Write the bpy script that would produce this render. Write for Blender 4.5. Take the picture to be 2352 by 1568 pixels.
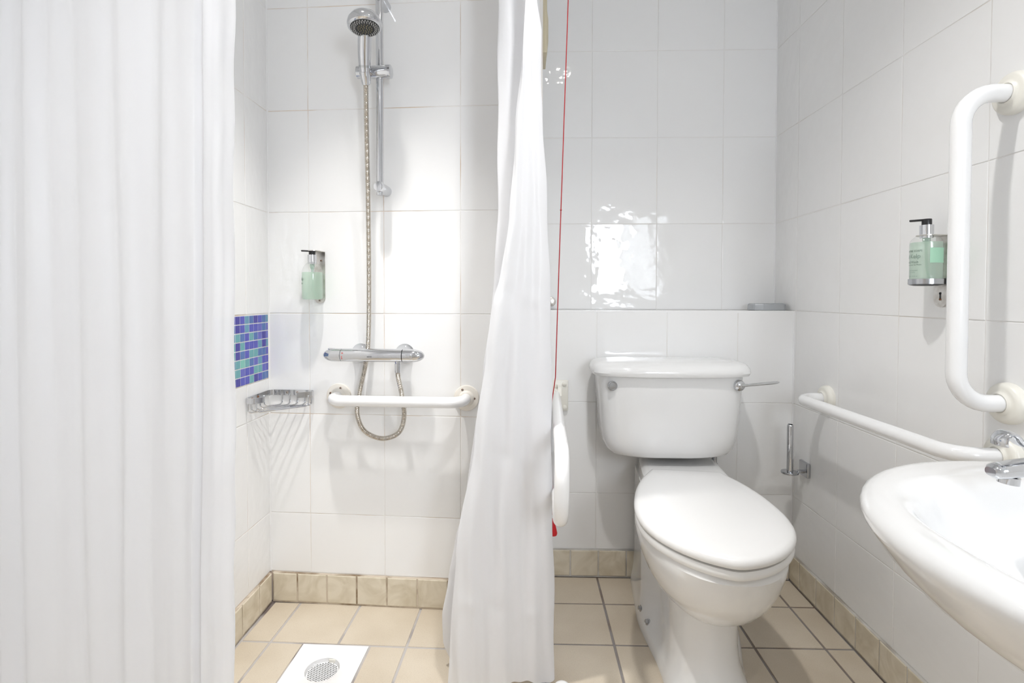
import bpy, bmesh, math, random
from mathutils import Vector, Matrix
random.seed(7)
for o in list(bpy.data.objects): bpy.data.objects.remove(o, do_unlink=True)
scene = bpy.context.scene
C = scene.collection

# ------------------------------------------------------------------ camera
CH = 1.02
cam_d = bpy.data.cameras.new('camera'); cam = bpy.data.objects.new('camera', cam_d); C.objects.link(cam)
FPX = 1190.6
cam_d.sensor_fit = 'HORIZONTAL'; cam_d.sensor_width = 36.0
cam_d.lens = FPX / 2352 * 36.0
cam_d.shift_y = -(784 - 707.1) / 2352
cam_d.clip_start = 0.02
pi_, ya_, ro_ = 0.0211, 0.0257, 0.0016
fwd = Vector((-math.sin(ya_) * math.cos(pi_), math.cos(ya_) * math.cos(pi_), -math.sin(pi_)))
rgt = Vector((math.cos(ya_), math.sin(ya_), 0)); upv = rgt.cross(fwd)
r2 = rgt * math.cos(ro_) + upv * math.sin(ro_); u2 = -rgt * math.sin(ro_) + upv * math.cos(ro_)
M = Matrix((r2, u2, -fwd)).transposed().to_4x4(); M.translation = (0, 0, CH)
cam.matrix_world = M
scene.camera = cam

# ------------------------------------------------------------------ world and exposure
w = bpy.data.worlds.new('world'); scene.world = w; w.use_nodes = True
w.node_tree.nodes['Background'].inputs[0].default_value = (0.75, 0.82, 1, 1)
w.node_tree.nodes['Background'].inputs[1].default_value = 0.4
vs = scene.view_settings
vs.view_transform = 'Standard'; vs.look = 'None'; vs.gamma = 1; vs.use_curve_mapping = False
vs.exposure = 1.56
scene.cycles.diffuse_bounces = 5
P_SHOWER, P_ROOM, P_FILL, E_WINDOW = 32.0, 18.5, 5.0, 7.0      # lamp powers, used by the lamp builders

# ------------------------------------------------------------------ materials
def newmat(name):
    m = bpy.data.materials.new(name); m.use_nodes = True
    return m, m.node_tree, m.node_tree.nodes['Principled BSDF']
def setp(b, **k):
    for a, v in k.items():
        a = {'color': 'Base Color', 'rough': 'Roughness', 'metal': 'Metallic', 'ior': 'IOR', 'coat': 'Coat Weight',
             'spec': 'Specular IOR Level', 'trans': 'Transmission Weight', 'sss': 'Subsurface Weight', 'croughness': 'Coat Roughness'}[a]
        if a == 'Base Color' and len(v) == 3: v = (*v, 1)
        b.inputs[a].default_value = v
def mat(name, color, rough=.4, metal=0., **k):
    m, t, b = newmat(name); setp(b, color=color, rough=rough, metal=metal, **k); return m
def bump(t, b, scale, strength, dist=.002, detail=2, coord='Object', stretch=None):
    tc = t.nodes.new('ShaderNodeTexCoord'); n = t.nodes.new('ShaderNodeTexNoise'); bp = t.nodes.new('ShaderNodeBump')
    n.inputs['Scale'].default_value = scale; n.inputs['Detail'].default_value = detail
    bp.inputs['Strength'].default_value = strength; bp.inputs['Distance'].default_value = dist
    if stretch:
        mp = t.nodes.new('ShaderNodeMapping'); mp.inputs['Scale'].default_value = stretch
        t.links.new(tc.outputs[coord], mp.inputs[0]); t.links.new(mp.outputs[0], n.inputs['Vector'])
    else: t.links.new(tc.outputs[coord], n.inputs['Vector'])
    t.links.new(n.outputs['Fac'], bp.inputs['Height']); t.links.new(bp.outputs[0], b.inputs['Normal'])
    return n
def noise_color(t, b, c1, c2, scale, lo=.4, hi=.6, detail=4, coord='Object', wscale=None):
    tc = t.nodes.new('ShaderNodeTexCoord'); n = t.nodes.new('ShaderNodeTexNoise'); r = t.nodes.new('ShaderNodeValToRGB')
    n.inputs['Scale'].default_value = scale; n.inputs['Detail'].default_value = detail
    r.color_ramp.elements[0].position = lo; r.color_ramp.elements[1].position = hi
    r.color_ramp.elements[0].color = (*c1, 1); r.color_ramp.elements[1].color = (*c2, 1)
    t.links.new(tc.outputs[coord], n.inputs['Vector']); t.links.new(n.outputs['Fac'], r.inputs[0])
    t.links.new(r.outputs[0], b.inputs['Base Color']); return r

MT = {}
m, t, b = newmat('white_gloss_tile'); setp(b, color=(.90, .90, .895), rough=.5, spec=.0, coat=1.0, croughness=.04)
bump(t, b, 11, .5, .004, 1.8, 'Generated', (1, 1, 1)); MT['tile'] = m
# generated coordinates are the same for each tile, so shift them per object
oi = t.nodes.new('ShaderNodeObjectInfo'); va = t.nodes.new('ShaderNodeVectorMath'); va.operation = 'MULTIPLY_ADD'
mp = [n for n in t.nodes if n.type == 'MAPPING'][0]; tc = [n for n in t.nodes if n.type == 'TEX_COORD'][0]; nz = [n for n in t.nodes if n.type == 'TEX_NOISE'][0]
mp.inputs['Scale'].default_value = (.3, .45, .3)
cmb = t.nodes.new('ShaderNodeCombineXYZ')
mul = t.nodes.new('ShaderNodeMath'); mul.operation = 'MULTIPLY'; mul.inputs[1].default_value = 37.0
t.links.new(oi.outputs['Random'], mul.inputs[0])
for i in range(3): t.links.new(mul.outputs[0], cmb.inputs[i])
bpn = [n for n in t.nodes if n.type == 'BUMP'][0]
for l in list(t.links):
    if l.to_socket == b.inputs['Normal']: t.links.remove(l)
t.links.new(bpn.outputs[0], b.inputs['Coat Normal'])      # the glaze is wavy, the body under it flat
va.operation = 'ADD'; t.links.new(mp.outputs[0], va.inputs[0]); t.links.new(cmb.outputs[0], va.inputs[1]); t.links.new(va.outputs[0], nz.inputs['Vector'])

m, t, b = newmat('white_grout'); setp(b, rough=.7); noise_color(t, b, (.84, .83, .81), (.78, .74, .69), 5, .5, .7); MT['grout'] = m
m, t, b = newmat('stained_white_grout'); setp(b, rough=.7); r = noise_color(t, b, (.86, .84, .81), (.62, .42, .24), 6, .46, .78, 5); MT['grout_stained'] = m
m, t, b = newmat('grey_floor_grout'); setp(b, rough=.85); noise_color(t, b, (.30, .28, .27), (.22, .17, .14), 7, .42, .6); MT['grout_floor'] = m
m, t, b = newmat('pale_shower_grout'); setp(b, rough=.85); noise_color(t, b, (.50, .47, .45), (.16, .13, .12), 5, .52, .68); MT['grout_shower'] = m
m, t, b = newmat('brown_skirting_grout'); setp(b, rough=.8); noise_color(t, b, (.60, .52, .42), (.22, .15, .08), 14, .45, .65); MT['grout_skirt'] = m
def floor_tile(name, c, dark):
    m, t, b = newmat(name); setp(b, rough=.38, spec=.4)
    tc = t.nodes.new('ShaderNodeTexCoord')
    n1 = t.nodes.new('ShaderNodeTexNoise'); n1.inputs['Scale'].default_value = 560; n1.inputs['Detail'].default_value = 2
    r1 = t.nodes.new('ShaderNodeValToRGB'); r1.color_ramp.elements[0].position = .30; r1.color_ramp.elements[1].position = .42
    r1.color_ramp.elements[0].color = (*dark, 1); r1.color_ramp.elements[1].color = (*c, 1)
    n2 = t.nodes.new('ShaderNodeTexNoise'); n2.inputs['Scale'].default_value = 4; n2.inputs['Detail'].default_value = 3
    mx = t.nodes.new('ShaderNodeMix'); mx.data_type = 'RGBA'; mx.blend_type = 'MULTIPLY'
    r2_ = t.nodes.new('ShaderNodeValToRGB'); r2_.color_ramp.elements[0].color = (.88, .86, .83, 1); r2_.color_ramp.elements[1].color = (1, 1, 1, 1)
    r2_.color_ramp.elements[0].position = .35; r2_.color_ramp.elements[1].position = .65
    geo = t.nodes.new('ShaderNodeNewGeometry')
    t.links.new(geo.outputs['Position'], n1.inputs['Vector']); t.links.new(geo.outputs['Position'], n2.inputs['Vector'])
    t.links.new(n1.outputs['Fac'], r1.inputs[0]); t.links.new(n2.outputs['Fac'], r2_.inputs[0])
    mx.inputs[0].default_value = 1
    t.links.new(r1.outputs[0], mx.inputs[6]); t.links.new(r2_.outputs[0], mx.inputs[7]); t.links.new(mx.outputs[2], b.inputs['Base Color'])
    bp = t.nodes.new('ShaderNodeBump'); bp.inputs['Strength'].default_value = .12; bp.inputs['Distance'].default_value = .001
    t.links.new(n1.outputs['Fac'], bp.inputs['Height']); t.links.new(bp.outputs[0], b.inputs['Normal'])
    return m
MT['floor'] = floor_tile('beige_speckled_floor_tile', (.66, .585, .475), (.52, .44, .34))
m, t, b = newmat('cream_marbled_skirting_tile'); setp(b, rough=.25, spec=.5)
r = noise_color(t, b, (.60, .53, .40), (.74, .675, .55), 9, .30, .62, 6); MT['skirt'] = m
nn = [n for n in t.nodes if n.type == 'TEX_NOISE'][0]; nn.inputs['Distortion'].default_value = 2.5
geo = t.nodes.new('ShaderNodeNewGeometry'); t.links.new(geo.outputs['Position'], nn.inputs['Vector'])

m, t, b = newmat('pale_skirting_grout'); setp(b, rough=.8); noise_color(t, b, (.62, .60, .56), (.40, .36, .30), 10, .45, .65); MT['grout_skirt_pale'] = m
MT['ceiling'] = mat('white_ceiling_paint', (.88, .88, .88), .8)
MT['plaster'] = mat('white_wall_paint', (.87, .88, .89), .5)
MT['ceramic'] = mat('white_glazed_ceramic', (.82, .82, .815), .07, coat=.3, croughness=.03)
MT['seat'] = mat('white_seat_plastic', (.88, .88, .875), .22)
MT['rail_white'] = mat('white_powder_coated_rail', (.88, .88, .88), .18)
MT['cream'] = mat('aged_cream_plastic', (.84, .82, .75), .3)
MT['cream_white'] = mat('off_white_plastic', (.85, .81, .74), .3)
MT['old_cream'] = mat('yellowed_plastic', (.66, .59, .42), .4)
MT['white_plastic'] = mat('white_plastic', (.87, .87, .87), .3)
MT['chrome'] = mat('polished_chrome', (.66, .67, .69), .06, 1.0)
MT['chrome_soft'] = mat('satin_chrome', (.50, .51, .53), .2, 1.0)
m, t, b = newmat('brushed_steel_plate'); setp(b, rough=.3, metal=1.0); noise_color(t, b, (.52, .49, .45), (.66, .64, .61), 60, .35, .6); MT['steel'] = m
m, t, b = newmat('metal_hose'); setp(b, color=(.62, .58, .52), rough=.24, metal=1.0); MT['hose'] = m
MT['dark'] = mat('black_plastic', (.012, .012, .013), .3)
MT['rubber'] = mat('dark_grey_rubber', (.045, .048, .05), .5)
MT['nozzle_grey'] = mat('pale_grey_silicone', (.55, .54, .52), .5)
MT['nozzle_gold'] = mat('dull_yellow_silicone', (.36, .31, .17), .5)
m, t, b = newmat('rusty_screw'); setp(b, rough=.45, metal=.7); noise_color(t, b, (.50, .47, .42), (.25, .10, .04), 180, .4, .6); MT['screw'] = m
MT['red'] = mat('red_plastic', (.62, .012, .02), .35)
MT['red_cord'] = mat('red_nylon_cord', (.42, .02, .025), .6)
MT['ink'] = mat('dark_green_ink', (.05, .09, .07), .6)
MT['ink_faint'] = mat('pale_ink', (.16, .24, .20), .6)
MT['ink_red'] = mat('red_ink', (.6, .06, .04), .5)
MT['print_green'] = mat('green_print', (.36, .62, .45), .5)
MT['dial'] = mat('silver_grey_plastic', (.46, .48, .50), .25, .6)
MT['lens'] = None
def clear_mat(name, color, gloss=.12, diffuse=0., dcol=(1, 1, 1)):
    m = bpy.data.materials.new(name); m.use_nodes = True; t = m.node_tree
    for n in list(t.nodes): t.nodes.remove(n)
    out = t.nodes.new('ShaderNodeOutputMaterial'); tr = t.nodes.new('ShaderNodeBsdfTransparent'); gl = t.nodes.new('ShaderNodeBsdfGlossy')
    tr.inputs[0].default_value = (*color, 1); gl.inputs['Roughness'].default_value = .05
    fc = t.nodes.new('ShaderNodeLayerWeight'); fc.inputs[0].default_value = .5
    pw_ = t.nodes.new('ShaderNodeMath'); pw_.operation = 'POWER'; pw_.inputs[1].default_value = 4.0; t.links.new(fc.outputs['Facing'], pw_.inputs[0])
    lw = t.nodes.new('ShaderNodeMath'); lw.operation = 'MULTIPLY_ADD'; lw.inputs[1].default_value = .45; lw.inputs[2].default_value = .03; t.links.new(pw_.outputs[0], lw.inputs[0])
    mx = t.nodes.new('ShaderNodeMixShader'); t.links.new(lw.outputs[0], mx.inputs[0])
    if diffuse > 0:
        df = t.nodes.new('ShaderNodeBsdfTranslucent'); df.inputs[0].default_value = (*dcol, 1)
        d2 = t.nodes.new('ShaderNodeBsdfDiffuse'); d2.inputs[0].default_value = (*dcol, 1)
        ad = t.nodes.new('ShaderNodeMixShader'); ad.inputs[0].default_value = .5
        t.links.new(df.outputs[0], ad.inputs[1]); t.links.new(d2.outputs[0], ad.inputs[2])
        mm = t.nodes.new('ShaderNodeMixShader'); mm.inputs[0].default_value = diffuse
        t.links.new(tr.outputs[0], mm.inputs[1]); t.links.new(ad.outputs[0], mm.inputs[2]); t.links.new(mm.outputs[0], mx.inputs[1])
    else: t.links.new(tr.outputs[0], mx.inputs[1])
    t.links.new(gl.outputs[0], mx.inputs[2]); t.links.new(mx.outputs[0], out.inputs[0])
    return m
MT['bottle'] = clear_mat('clear_bottle_plastic', (.985, .99, .987))
MT['liquid'] = clear_mat('pale_green_liquid_soap', (.91, .965, .925), .1, .42, (.80, .94, .83))
MT['tube'] = clear_mat('milky_dip_tube', (.85, .92, .88), .1, .4, (.8, .9, .84))
m, t, b = newmat('white_curtain_fabric')
for n in list(t.nodes):
    if n.type != 'OUTPUT_MATERIAL': t.nodes.remove(n)
out = t.nodes['Material Output']
df = t.nodes.new('ShaderNodeBsdfDiffuse'); tl = t.nodes.new('ShaderNodeBsdfTranslucent'); gl = t.nodes.new('ShaderNodeBsdfGlossy')
df.inputs[0].default_value = (.91, .915, .935, 1); tl.inputs[0].default_value = (.91, .915, .935, 1); gl.inputs['Roughness'].default_value = .42
m1 = t.nodes.new('ShaderNodeMixShader'); m1.inputs[0].default_value = .27
m2 = t.nodes.new('ShaderNodeMixShader'); m2.inputs[0].default_value = .05
t.links.new(df.outputs[0], m1.inputs[1]); t.links.new(tl.outputs[0], m1.inputs[2]); t.links.new(m1.outputs[0], m2.inputs[1]); t.links.new(gl.outputs[0], m2.inputs[2])
tp = t.nodes.new('ShaderNodeBsdfTransparent'); m3 = t.nodes.new('ShaderNodeMixShader'); m3.inputs[0].default_value = .05
t.links.new(m2.outputs[0], m3.inputs[1]); t.links.new(tp.outputs[0], m3.inputs[2]); t.links.new(m3.outputs[0], out.inputs[0])
MT['curtain'] = m
def emit(name, color, s):
    m = bpy.data.materials.new(name); m.use_nodes = True; t = m.node_tree
    b = t.nodes['Principled BSDF']; b.inputs['Base Color'].default_value = (.8, .8, .8, 1)
    b.inputs['Emission Color'].default_value = (*color, 1); b.inputs['Emission Strength'].default_value = s
    return m
MT['lamp'] = emit('lit_lamp_lens', (1, .95, .88), 12)
MT['daylight'] = emit('frosted_daylit_pane', (.86, .92, 1.0), E_WINDOW)

# ------------------------------------------------------------------ mesh helpers
def linked(name, me, material, parent=None, smooth=True, loc=None):
    o = bpy.data.objects.new(name, me); C.objects.link(o)
    if material and not me.materials: me.materials.append(material)
    if smooth and me.polygons and not me.polygons[0].use_smooth:
        me.polygons.foreach_set('use_smooth', [True] * len(me.polygons))
        me.update()
        try: me.set_sharp_from_angle(angle=math.radians(38))
        except Exception: pass
    if parent: o.parent = parent
    if loc is not None: o.location = loc
    return o
def obj(name, bm, material, parent=None, smooth=True):
    bmesh.ops.recalc_face_normals(bm, faces=bm.faces)
    me = bpy.data.meshes.new(name); bm.to_mesh(me); bm.free()
    q, mx = parent, Matrix.Identity(4)
    while q is not None: mx = q.matrix_basis @ mx; q = q.parent
    me.transform(mx.inverted())
    return linked(name, me, material, parent, smooth)
def thing(name, loc, label, cat, group=None):
    e = bpy.data.objects.new(name, None); C.objects.link(e); e.location = loc; e.empty_display_size = .05
    e.matrix_basis = Matrix.Translation(loc)
    e['label'] = label; e['category'] = cat
    if group: e['group'] = group
    return e
def tag(o, label, cat, group=None):
    o['label'] = label; o['category'] = cat
    if group: o['group'] = group
    return o
def structure(o, label=None):
    o['kind'] = 'structure'
    if label: o['label'] = label
    return o
def add_box(bm, c, s, bevel=0., rot=None, seg=2):
    r = bmesh.ops.create_cube(bm, size=1)
    vv = r['verts']
    for v in vv: v.co = Vector((v.co.x * s[0], v.co.y * s[1], v.co.z * s[2]))
    if bevel:
        ed = list({e for v in vv for e in v.link_edges})
        rr = bmesh.ops.bevel(bm, geom=ed, offset=bevel, segments=seg, affect='EDGES', profile=.5)
        vv = list({v for f in rr['faces'] for v in f.verts} | {v for v in vv if v.is_valid})
    for v in vv:
        if rot is not None: v.co = rot @ v.co
        v.co += Vector(c)
    return vv
def ring_verts(bm, pts): return [bm.verts.new(p) for p in pts]
def loft(bm, rings, cap0=True, cap1=True, closed=True):
    R = [ring_verts(bm, r) for r in rings]
    n = len(R[0])
    for a, b_ in zip(R[:-1], R[1:]):
        for i in range(n if closed else n - 1):
            j = (i + 1) % n
            try: bm.faces.new((a[i], a[j], b_[j], b_[i]))
            except ValueError: pass
    if cap0: bm.faces.new(R[0])
    if cap1: bm.faces.new(list(reversed(R[-1])))
    return R
def frame(d):
    d = d.normalized(); a = Vector((0, 0, 1)) if abs(d.z) < .9 else Vector((1, 0, 0))
    x = d.cross(a).normalized(); return x, x.cross(d).normalized()
def add_tube(bm, pts, r, n=14, caps=True, round_end=False):
    pts = [Vector(p) for p in pts]
    rr = r if isinstance(r, (list, tuple)) else [r] * len(pts)
    T = []
    for i in range(len(pts)):
        a = pts[max(i - 1, 0)]; b_ = pts[min(i + 1, len(pts) - 1)]; T.append((b_ - a).normalized())
    x, y = frame(T[0]); rings = []
    for i, p in enumerate(pts):
        x = (x - T[i] * x.dot(T[i])).normalized(); y = T[i].cross(x)
        rings.append([p + (x * math.cos(2 * math.pi * k / n) + y * math.sin(2 * math.pi * k / n)) * rr[i] for k in range(n)])
    loft(bm, rings, caps, caps)
def fillet(pts, rad, seg=8):
    pts = [Vector(p) for p in pts]; out = [pts[0]]
    for i in range(1, len(pts) - 1):
        p = pts[i]; a = (pts[i - 1] - p); b_ = (pts[i + 1] - p)
        ang = a.angle(b_)
        if ang > 3.10: out.append(p); continue
        rd = rad[i - 1] if isinstance(rad, (list, tuple)) else rad
        d = min(rd / math.tan(ang / 2), a.length * .49 if i > 1 else a.length * .95, b_.length * .95 if i == len(pts) - 2 else b_.length * .49)
        p0 = p + a.normalized() * d; p1 = p + b_.normalized() * d
        for k in range(seg + 1):
            s = k / seg; q = (1 - s)
            # circular arc through slerp about arc centre
            bis = (a.normalized() + b_.normalized()).normalized(); cen = p + bis * (d / math.cos(ang / 2))
            v0 = p0 - cen; v1 = p1 - cen; th = v0.angle(v1)
            out.append(cen + (v0 * math.sin(q * th) + v1 * math.sin(s * th)) / math.sin(th))
    out.append(pts[-1]); return out
def catmull(pts, seg=8):
    pts = [Vector(p) for p in pts]; P = [pts[0] * 2 - pts[1]] + pts + [pts[-1] * 2 - pts[-2]]; out = []
    for i in range(1, len(P) - 2):
        for k in range(seg):
            t_ = k / seg
            a, b_, c, d = P[i - 1], P[i], P[i + 1], P[i + 2]
            out.append(.5 * ((2 * b_) + (c - a) * t_ + (2 * a - 5 * b_ + 4 * c - d) * t_ ** 2 + (3 * b_ - a - 3 * c + d) * t_ ** 3))
    out.append(pts[-1]); return out
def add_lathe(bm, prof, origin, axis, n=28, cap0=True, cap1=True):
    """prof: list of (distance along axis, radius)"""
    axis = Vector(axis).normalized(); x, y = frame(axis); o = Vector(origin)
    loft(bm, [[o + axis * h + (x * math.cos(2 * math.pi * k / n) + y * math.sin(2 * math.pi * k / n)) * max(r, 1e-5) for k in range(n)] for h, r in prof], cap0, cap1)
def add_prism(bm, poly, depth_vec):
    a = ring_verts(bm, poly); d = Vector(depth_vec); b_ = ring_verts(bm, [Vector(p) + d for p in poly])
    n = len(a)
    for i in range(n): bm.faces.new((a[i], a[(i + 1) % n], b_[(i + 1) % n], b_[i]))
    bm.faces.new(list(reversed(a))); bm.faces.new(b_)
def nb(): return bmesh.new()

# ------------------------------------------------------------------ the room's measures
XR, XL, YU, YB, XP = 0.964, -0.853, 2.034, 1.884, 0.052       # right wall, left wall, back wall, boxing, partition
YREAR, ZC = -0.95, 2.40
ZT = 0.972                                                     # ledge height
TH = 0.0536                                                    # the shower wall stands a little askew
ct, st = math.cos(TH), math.sin(TH)
XS, YS = -0.7139, 1.6946
def SW(X, off, z):                                             # point in front of the shower wall
    s = (X - XS) / ct
    return Vector((XS + s * ct - st * off, YS - s * st - ct * off, z))
SN = Vector((-st, -ct, 0)); SU = Vector((ct, -st, 0)); UP = Vector((0, 0, 1))

# ------------------------------------------------------------------ tiles
_tilecache = {}
def tile_mesh(kind, w_, h_, d, bev, material):
    key = (kind, round(w_, 3), round(h_, 3), material.name)
    if key in _tilecache: return _tilecache[key]
    bm = nb(); hw, hh = w_ / 2, h_ / 2
    back = [(-hw, -hh, -d), (hw, -hh, -d), (hw, hh, -d), (-hw, hh, -d)]
    mid = [(-hw, -hh, -bev), (hw, -hh, -bev), (hw, hh, -bev), (-hw, hh, -bev)]
    q = bev * .35
    sh = [(-hw + q, -hh + q, -q), (hw - q, -hh + q, -q), (hw - q, hh - q, -q), (-hw + q, hh - q, -q)]
    b2 = bev * 1.3
    fr = [(-hw + b2, -hh + b2, 0), (hw - b2, -hh + b2, 0), (hw - b2, hh - b2, 0), (-hw + b2, hh - b2, 0)]
    R = loft(bm, [back, mid, sh, fr], True, False)
    bm.faces.new(R[-1])
    bmesh.ops.recalc_face_normals(bm, faces=bm.faces)
    me = bpy.data.meshes.new(kind); bm.to_mesh(me); bm.free(); me.materials.append(material)
    _tilecache[key] = me; return me
def place_tiles(parent, kind, origin, U, V, us, vs_, material, gap=.0021, d=.006, bev=.0009, skip=None, tilt=.0012, holes=()):
    """us, vs_: joint positions along U and V from origin; the tile faces lie in the plane of origin"""
    N = U.cross(V).normalized(); cnt = 0
    for i in range(len(us) - 1):
        for j in range(len(vs_) - 1):
            if skip and skip(us[i], us[i + 1], vs_[j], vs_[j + 1]): continue
            w_ = us[i + 1] - us[i] - gap; h_ = vs_[j + 1] - vs_[j] - gap
            if w_ < .006 or h_ < .006: continue
            me = tile_mesh(kind, w_, h_, d, bev, material)
            o = bpy.data.objects.new(kind, me); C.objects.link(o); o.parent = parent
            c = origin + U * ((us[i] + us[i + 1]) / 2) + V * ((vs_[j] + vs_[j + 1]) / 2)
            mx = Matrix((U, V, N)).transposed().to_4x4()
            mx = mx @ Matrix.Rotation(random.uniform(-tilt, tilt), 4, 'X') @ Matrix.Rotation(random.uniform(-tilt, tilt), 4, 'Y')
            mx.translation = c + N * random.uniform(-.0002, .0002)
            o.matrix_basis = mx; cnt += 1
    return cnt
def joints(lo, hi, ref, step):
    k0 = math.ceil((lo - ref) / step - 1e-6); out = [lo]; k = k0
    while ref + k * step < hi - 1e-6:
        v = ref + k * step
        if v - lo > .004: out.append(v)
        k += 1
    out.append(hi); return out
def slab(name, pts, thick_vec, material, label=None):
    bm = nb(); add_prism(bm, [Vector(p) for p in pts], Vector(thick_vec))
    o = obj(name, bm, material, None, False); structure(o, label); return o
TW, THH = .253, .333
GR = .0012                                                     # grout lies this far behind the tile faces

# right wall
wr = slab('wall_right', [(XR + GR, YREAR, 0), (XR + GR, YU, 0), (XR + GR, YU, ZC), (XR + GR, YREAR, ZC)], (.1, 0, 0), MT['grout'], 'white glossy tiled wall behind the wash basin')
rows = joints(.10, ZC, ZT, THH)
U = Vector((0, -1, 0)); V = UP
place_tiles(wr, 'wall_tile', Vector((XR, 0, 0)), U, V, joints(-YU, .75, -1.8701, TW), rows, MT['tile'])
# back wall above the ledge
wb = slab('wall_back', [(XP, YU + GR, 0), (XR + .1, YU + GR, 0), (XR + .1, YU + GR, ZC), (XP, YU + GR, ZC)], (0, .1, 0), MT['grout'], 'white glossy tiled wall above the cistern ledge')
place_tiles(wb, 'wall_tile', Vector((0, YU, 0)), Vector((1, 0, 0)), UP, joints(XP, XR, .2564, TW), joints(ZT, ZC, ZT, THH), MT['tile'])
# boxed-out lower wall with its ledge
wx = slab('wall_back_boxing', [(XP, YB + GR, 0), (XR, YB + GR, 0), (XR, YB + GR, ZT - .002), (XP, YB + GR, ZT - .002)], (0, YU - YB - GR, 0), MT['grout'], 'low tiled boxing wall behind the toilet cistern')
place_tiles(wx, 'wall_tile', Vector((0, YB, 0)), Vector((1, 0, 0)), UP, joints(XP, XR, .2592, TW), joints(.10, ZT, ZT, THH), MT['tile'])
place_tiles(wx, 'ledge_tile', Vector((0, YU, ZT)), Vector((1, 0, 0)), Vector((0, 1, 0)), joints(XP, XR, .2592, TW), [-(YU - YB), 0], MT['tile'])
bm = nb(); add_tube(bm, [(XP, YB + .006, ZT - .0055), (XR, YB + .006, ZT - .0055)], .0062, 12)
structure(obj('trim_ledge', bm, MT['white_plastic']), 'white rounded trim along the ledge edge')
# shower wall
o0 = SW(XL, 0, 0); Lw = (XP - XL) / ct
bk = Vector((st, ct, 0))
ws = slab('wall_shower', [o0 + bk * GR, SW(XP, -GR, 0), SW(XP, -GR, ZC), o0 + bk * GR + UP * ZC], bk * .02, MT['grout_stained'], 'white glossy tiled wall inside the shower')
sj = joints(0, Lw, (XS - XL) / ct, TW)
place_tiles(ws, 'wall_tile', o0, SU, UP, sj, joints(.10, ZC, .965, THH), MT['tile'])
# partition block between shower and toilet
pv = [SW(XP, -.022, 0), Vector((XP, YU + .1, 0)), Vector((XL - .1, YU + .1, 0)), SW(XL - .1, -.022, 0)]
pv = [Vector((p.x, p.y, 0)) for p in pv]
wp = slab('wall_partition', pv, (0, 0, ZC), MT['plaster'], 'white wall end between shower and toilet')
place_tiles(wp, 'wall_tile', Vector((XP + .002, 0, 0)), Vector((0, 1, 0)), UP, joints(1.665, YU, 1.78, TW), joints(.10, ZC, ZT, THH), MT['tile'])
# left wall
wl = slab('wall_left', [(XL - GR, YREAR, 0), (XL - GR, YU, 0), (XL - GR, YU, ZC), (XL - GR, YREAR, ZC)], (-.1, 0, 0), MT['grout_stained'], 'white glossy tiled side wall of the shower')
MZ0, MZ1, MY1 = .750, .962, 1.6955                                # the mosaic panel replaces part of one row
MY0 = MY1 - 12 * .0257
ljs = joints(.0, 1.703, 1.563, TW)
ljs = [v for v in ljs if not (MY0 - .03 < v < MY0 + .03)]
def lskip(u0, u1, v0, v1): return (u1 > MY0 + .01) and v0 > .6 and v1 < .97
place_tiles(wl, 'wall_tile', Vector((XL, 0, 0)), Vector((0, 1, 0)), UP, joints(.0, 1.703, 1.563, TW), joints(.10, ZC, .965, THH), MT['tile'], skip=lambda a, b_, c, d: lskip(a, b_, c, d))
js = [v for v in joints(.0, 1.703, 1.563, TW)]
# cut tiles around the mosaic
lo_edge = min(u for u in js if any(True for _ in [0]) and (js[js.index(u) + 1] if js.index(u) + 1 < len(js) else 9) > MY0 + .01)
cutj = sorted({v for v in js if v >= lo_edge - 1e-6})
place_tiles(wl, 'wall_tile', Vector((XL, 0, 0)), Vector((0, 1, 0)), UP, cutj, [.632, MZ0 - .001], MT['tile'])
if MY0 - lo_edge > .01: place_tiles(wl, 'wall_tile', Vector((XL, 0, 0)), Vector((0, 1, 0)), UP, [lo_edge, MY0], [MZ0, .965], MT['tile'])
# rear wall, with a frosted window that lets daylight in from behind the camera
wq = slab('wall_rear', [(XL - .1, YREAR, 0), (XR + .1, YREAR, 0), (XR + .1, YREAR, ZC), (XL - .1, YREAR, ZC)], (0, -.1, 0), MT['plaster'], 'white painted wall at the room entrance')
WX0, WX1, WZ0, WZ1 = .66, .945, 1.05, 1.75
bm = nb(); add_box(bm, ((WX0 + WX1) / 2, YREAR + .012, (WZ0 + WZ1) / 2), (WX1 - WX0, .006, WZ1 - WZ0))
wn = structure(obj('window_1', bm, MT['daylight'], None, False), 'frosted daylit window pane')
bm = nb()
for cx, cz, sx, sz in ((WX0 - .02, 0, .04, 1), (WX1 + .02, 0, .04, 1)): add_box(bm, (cx, YREAR + .015, (WZ0 + WZ1) / 2), (.04, .03, WZ1 - WZ0 + .08), .004)
for cz in (WZ0 - .02, WZ1 + .02): add_box(bm, ((WX0 + WX1) / 2, YREAR + .015, cz), (WX1 - WX0, .03, .04), .004)
obj('window_frame', bm, MT['white_plastic'], wn)
# ceiling
ce = slab('ceiling', [(XL - .1, YREAR - .1, ZC), (XR + .1, YREAR - .1, ZC), (XR + .1, YU + .1, ZC), (XL - .1, YU + .1, ZC)], (0, 0, .1), MT['ceiling'], 'plain white ceiling')

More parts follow.
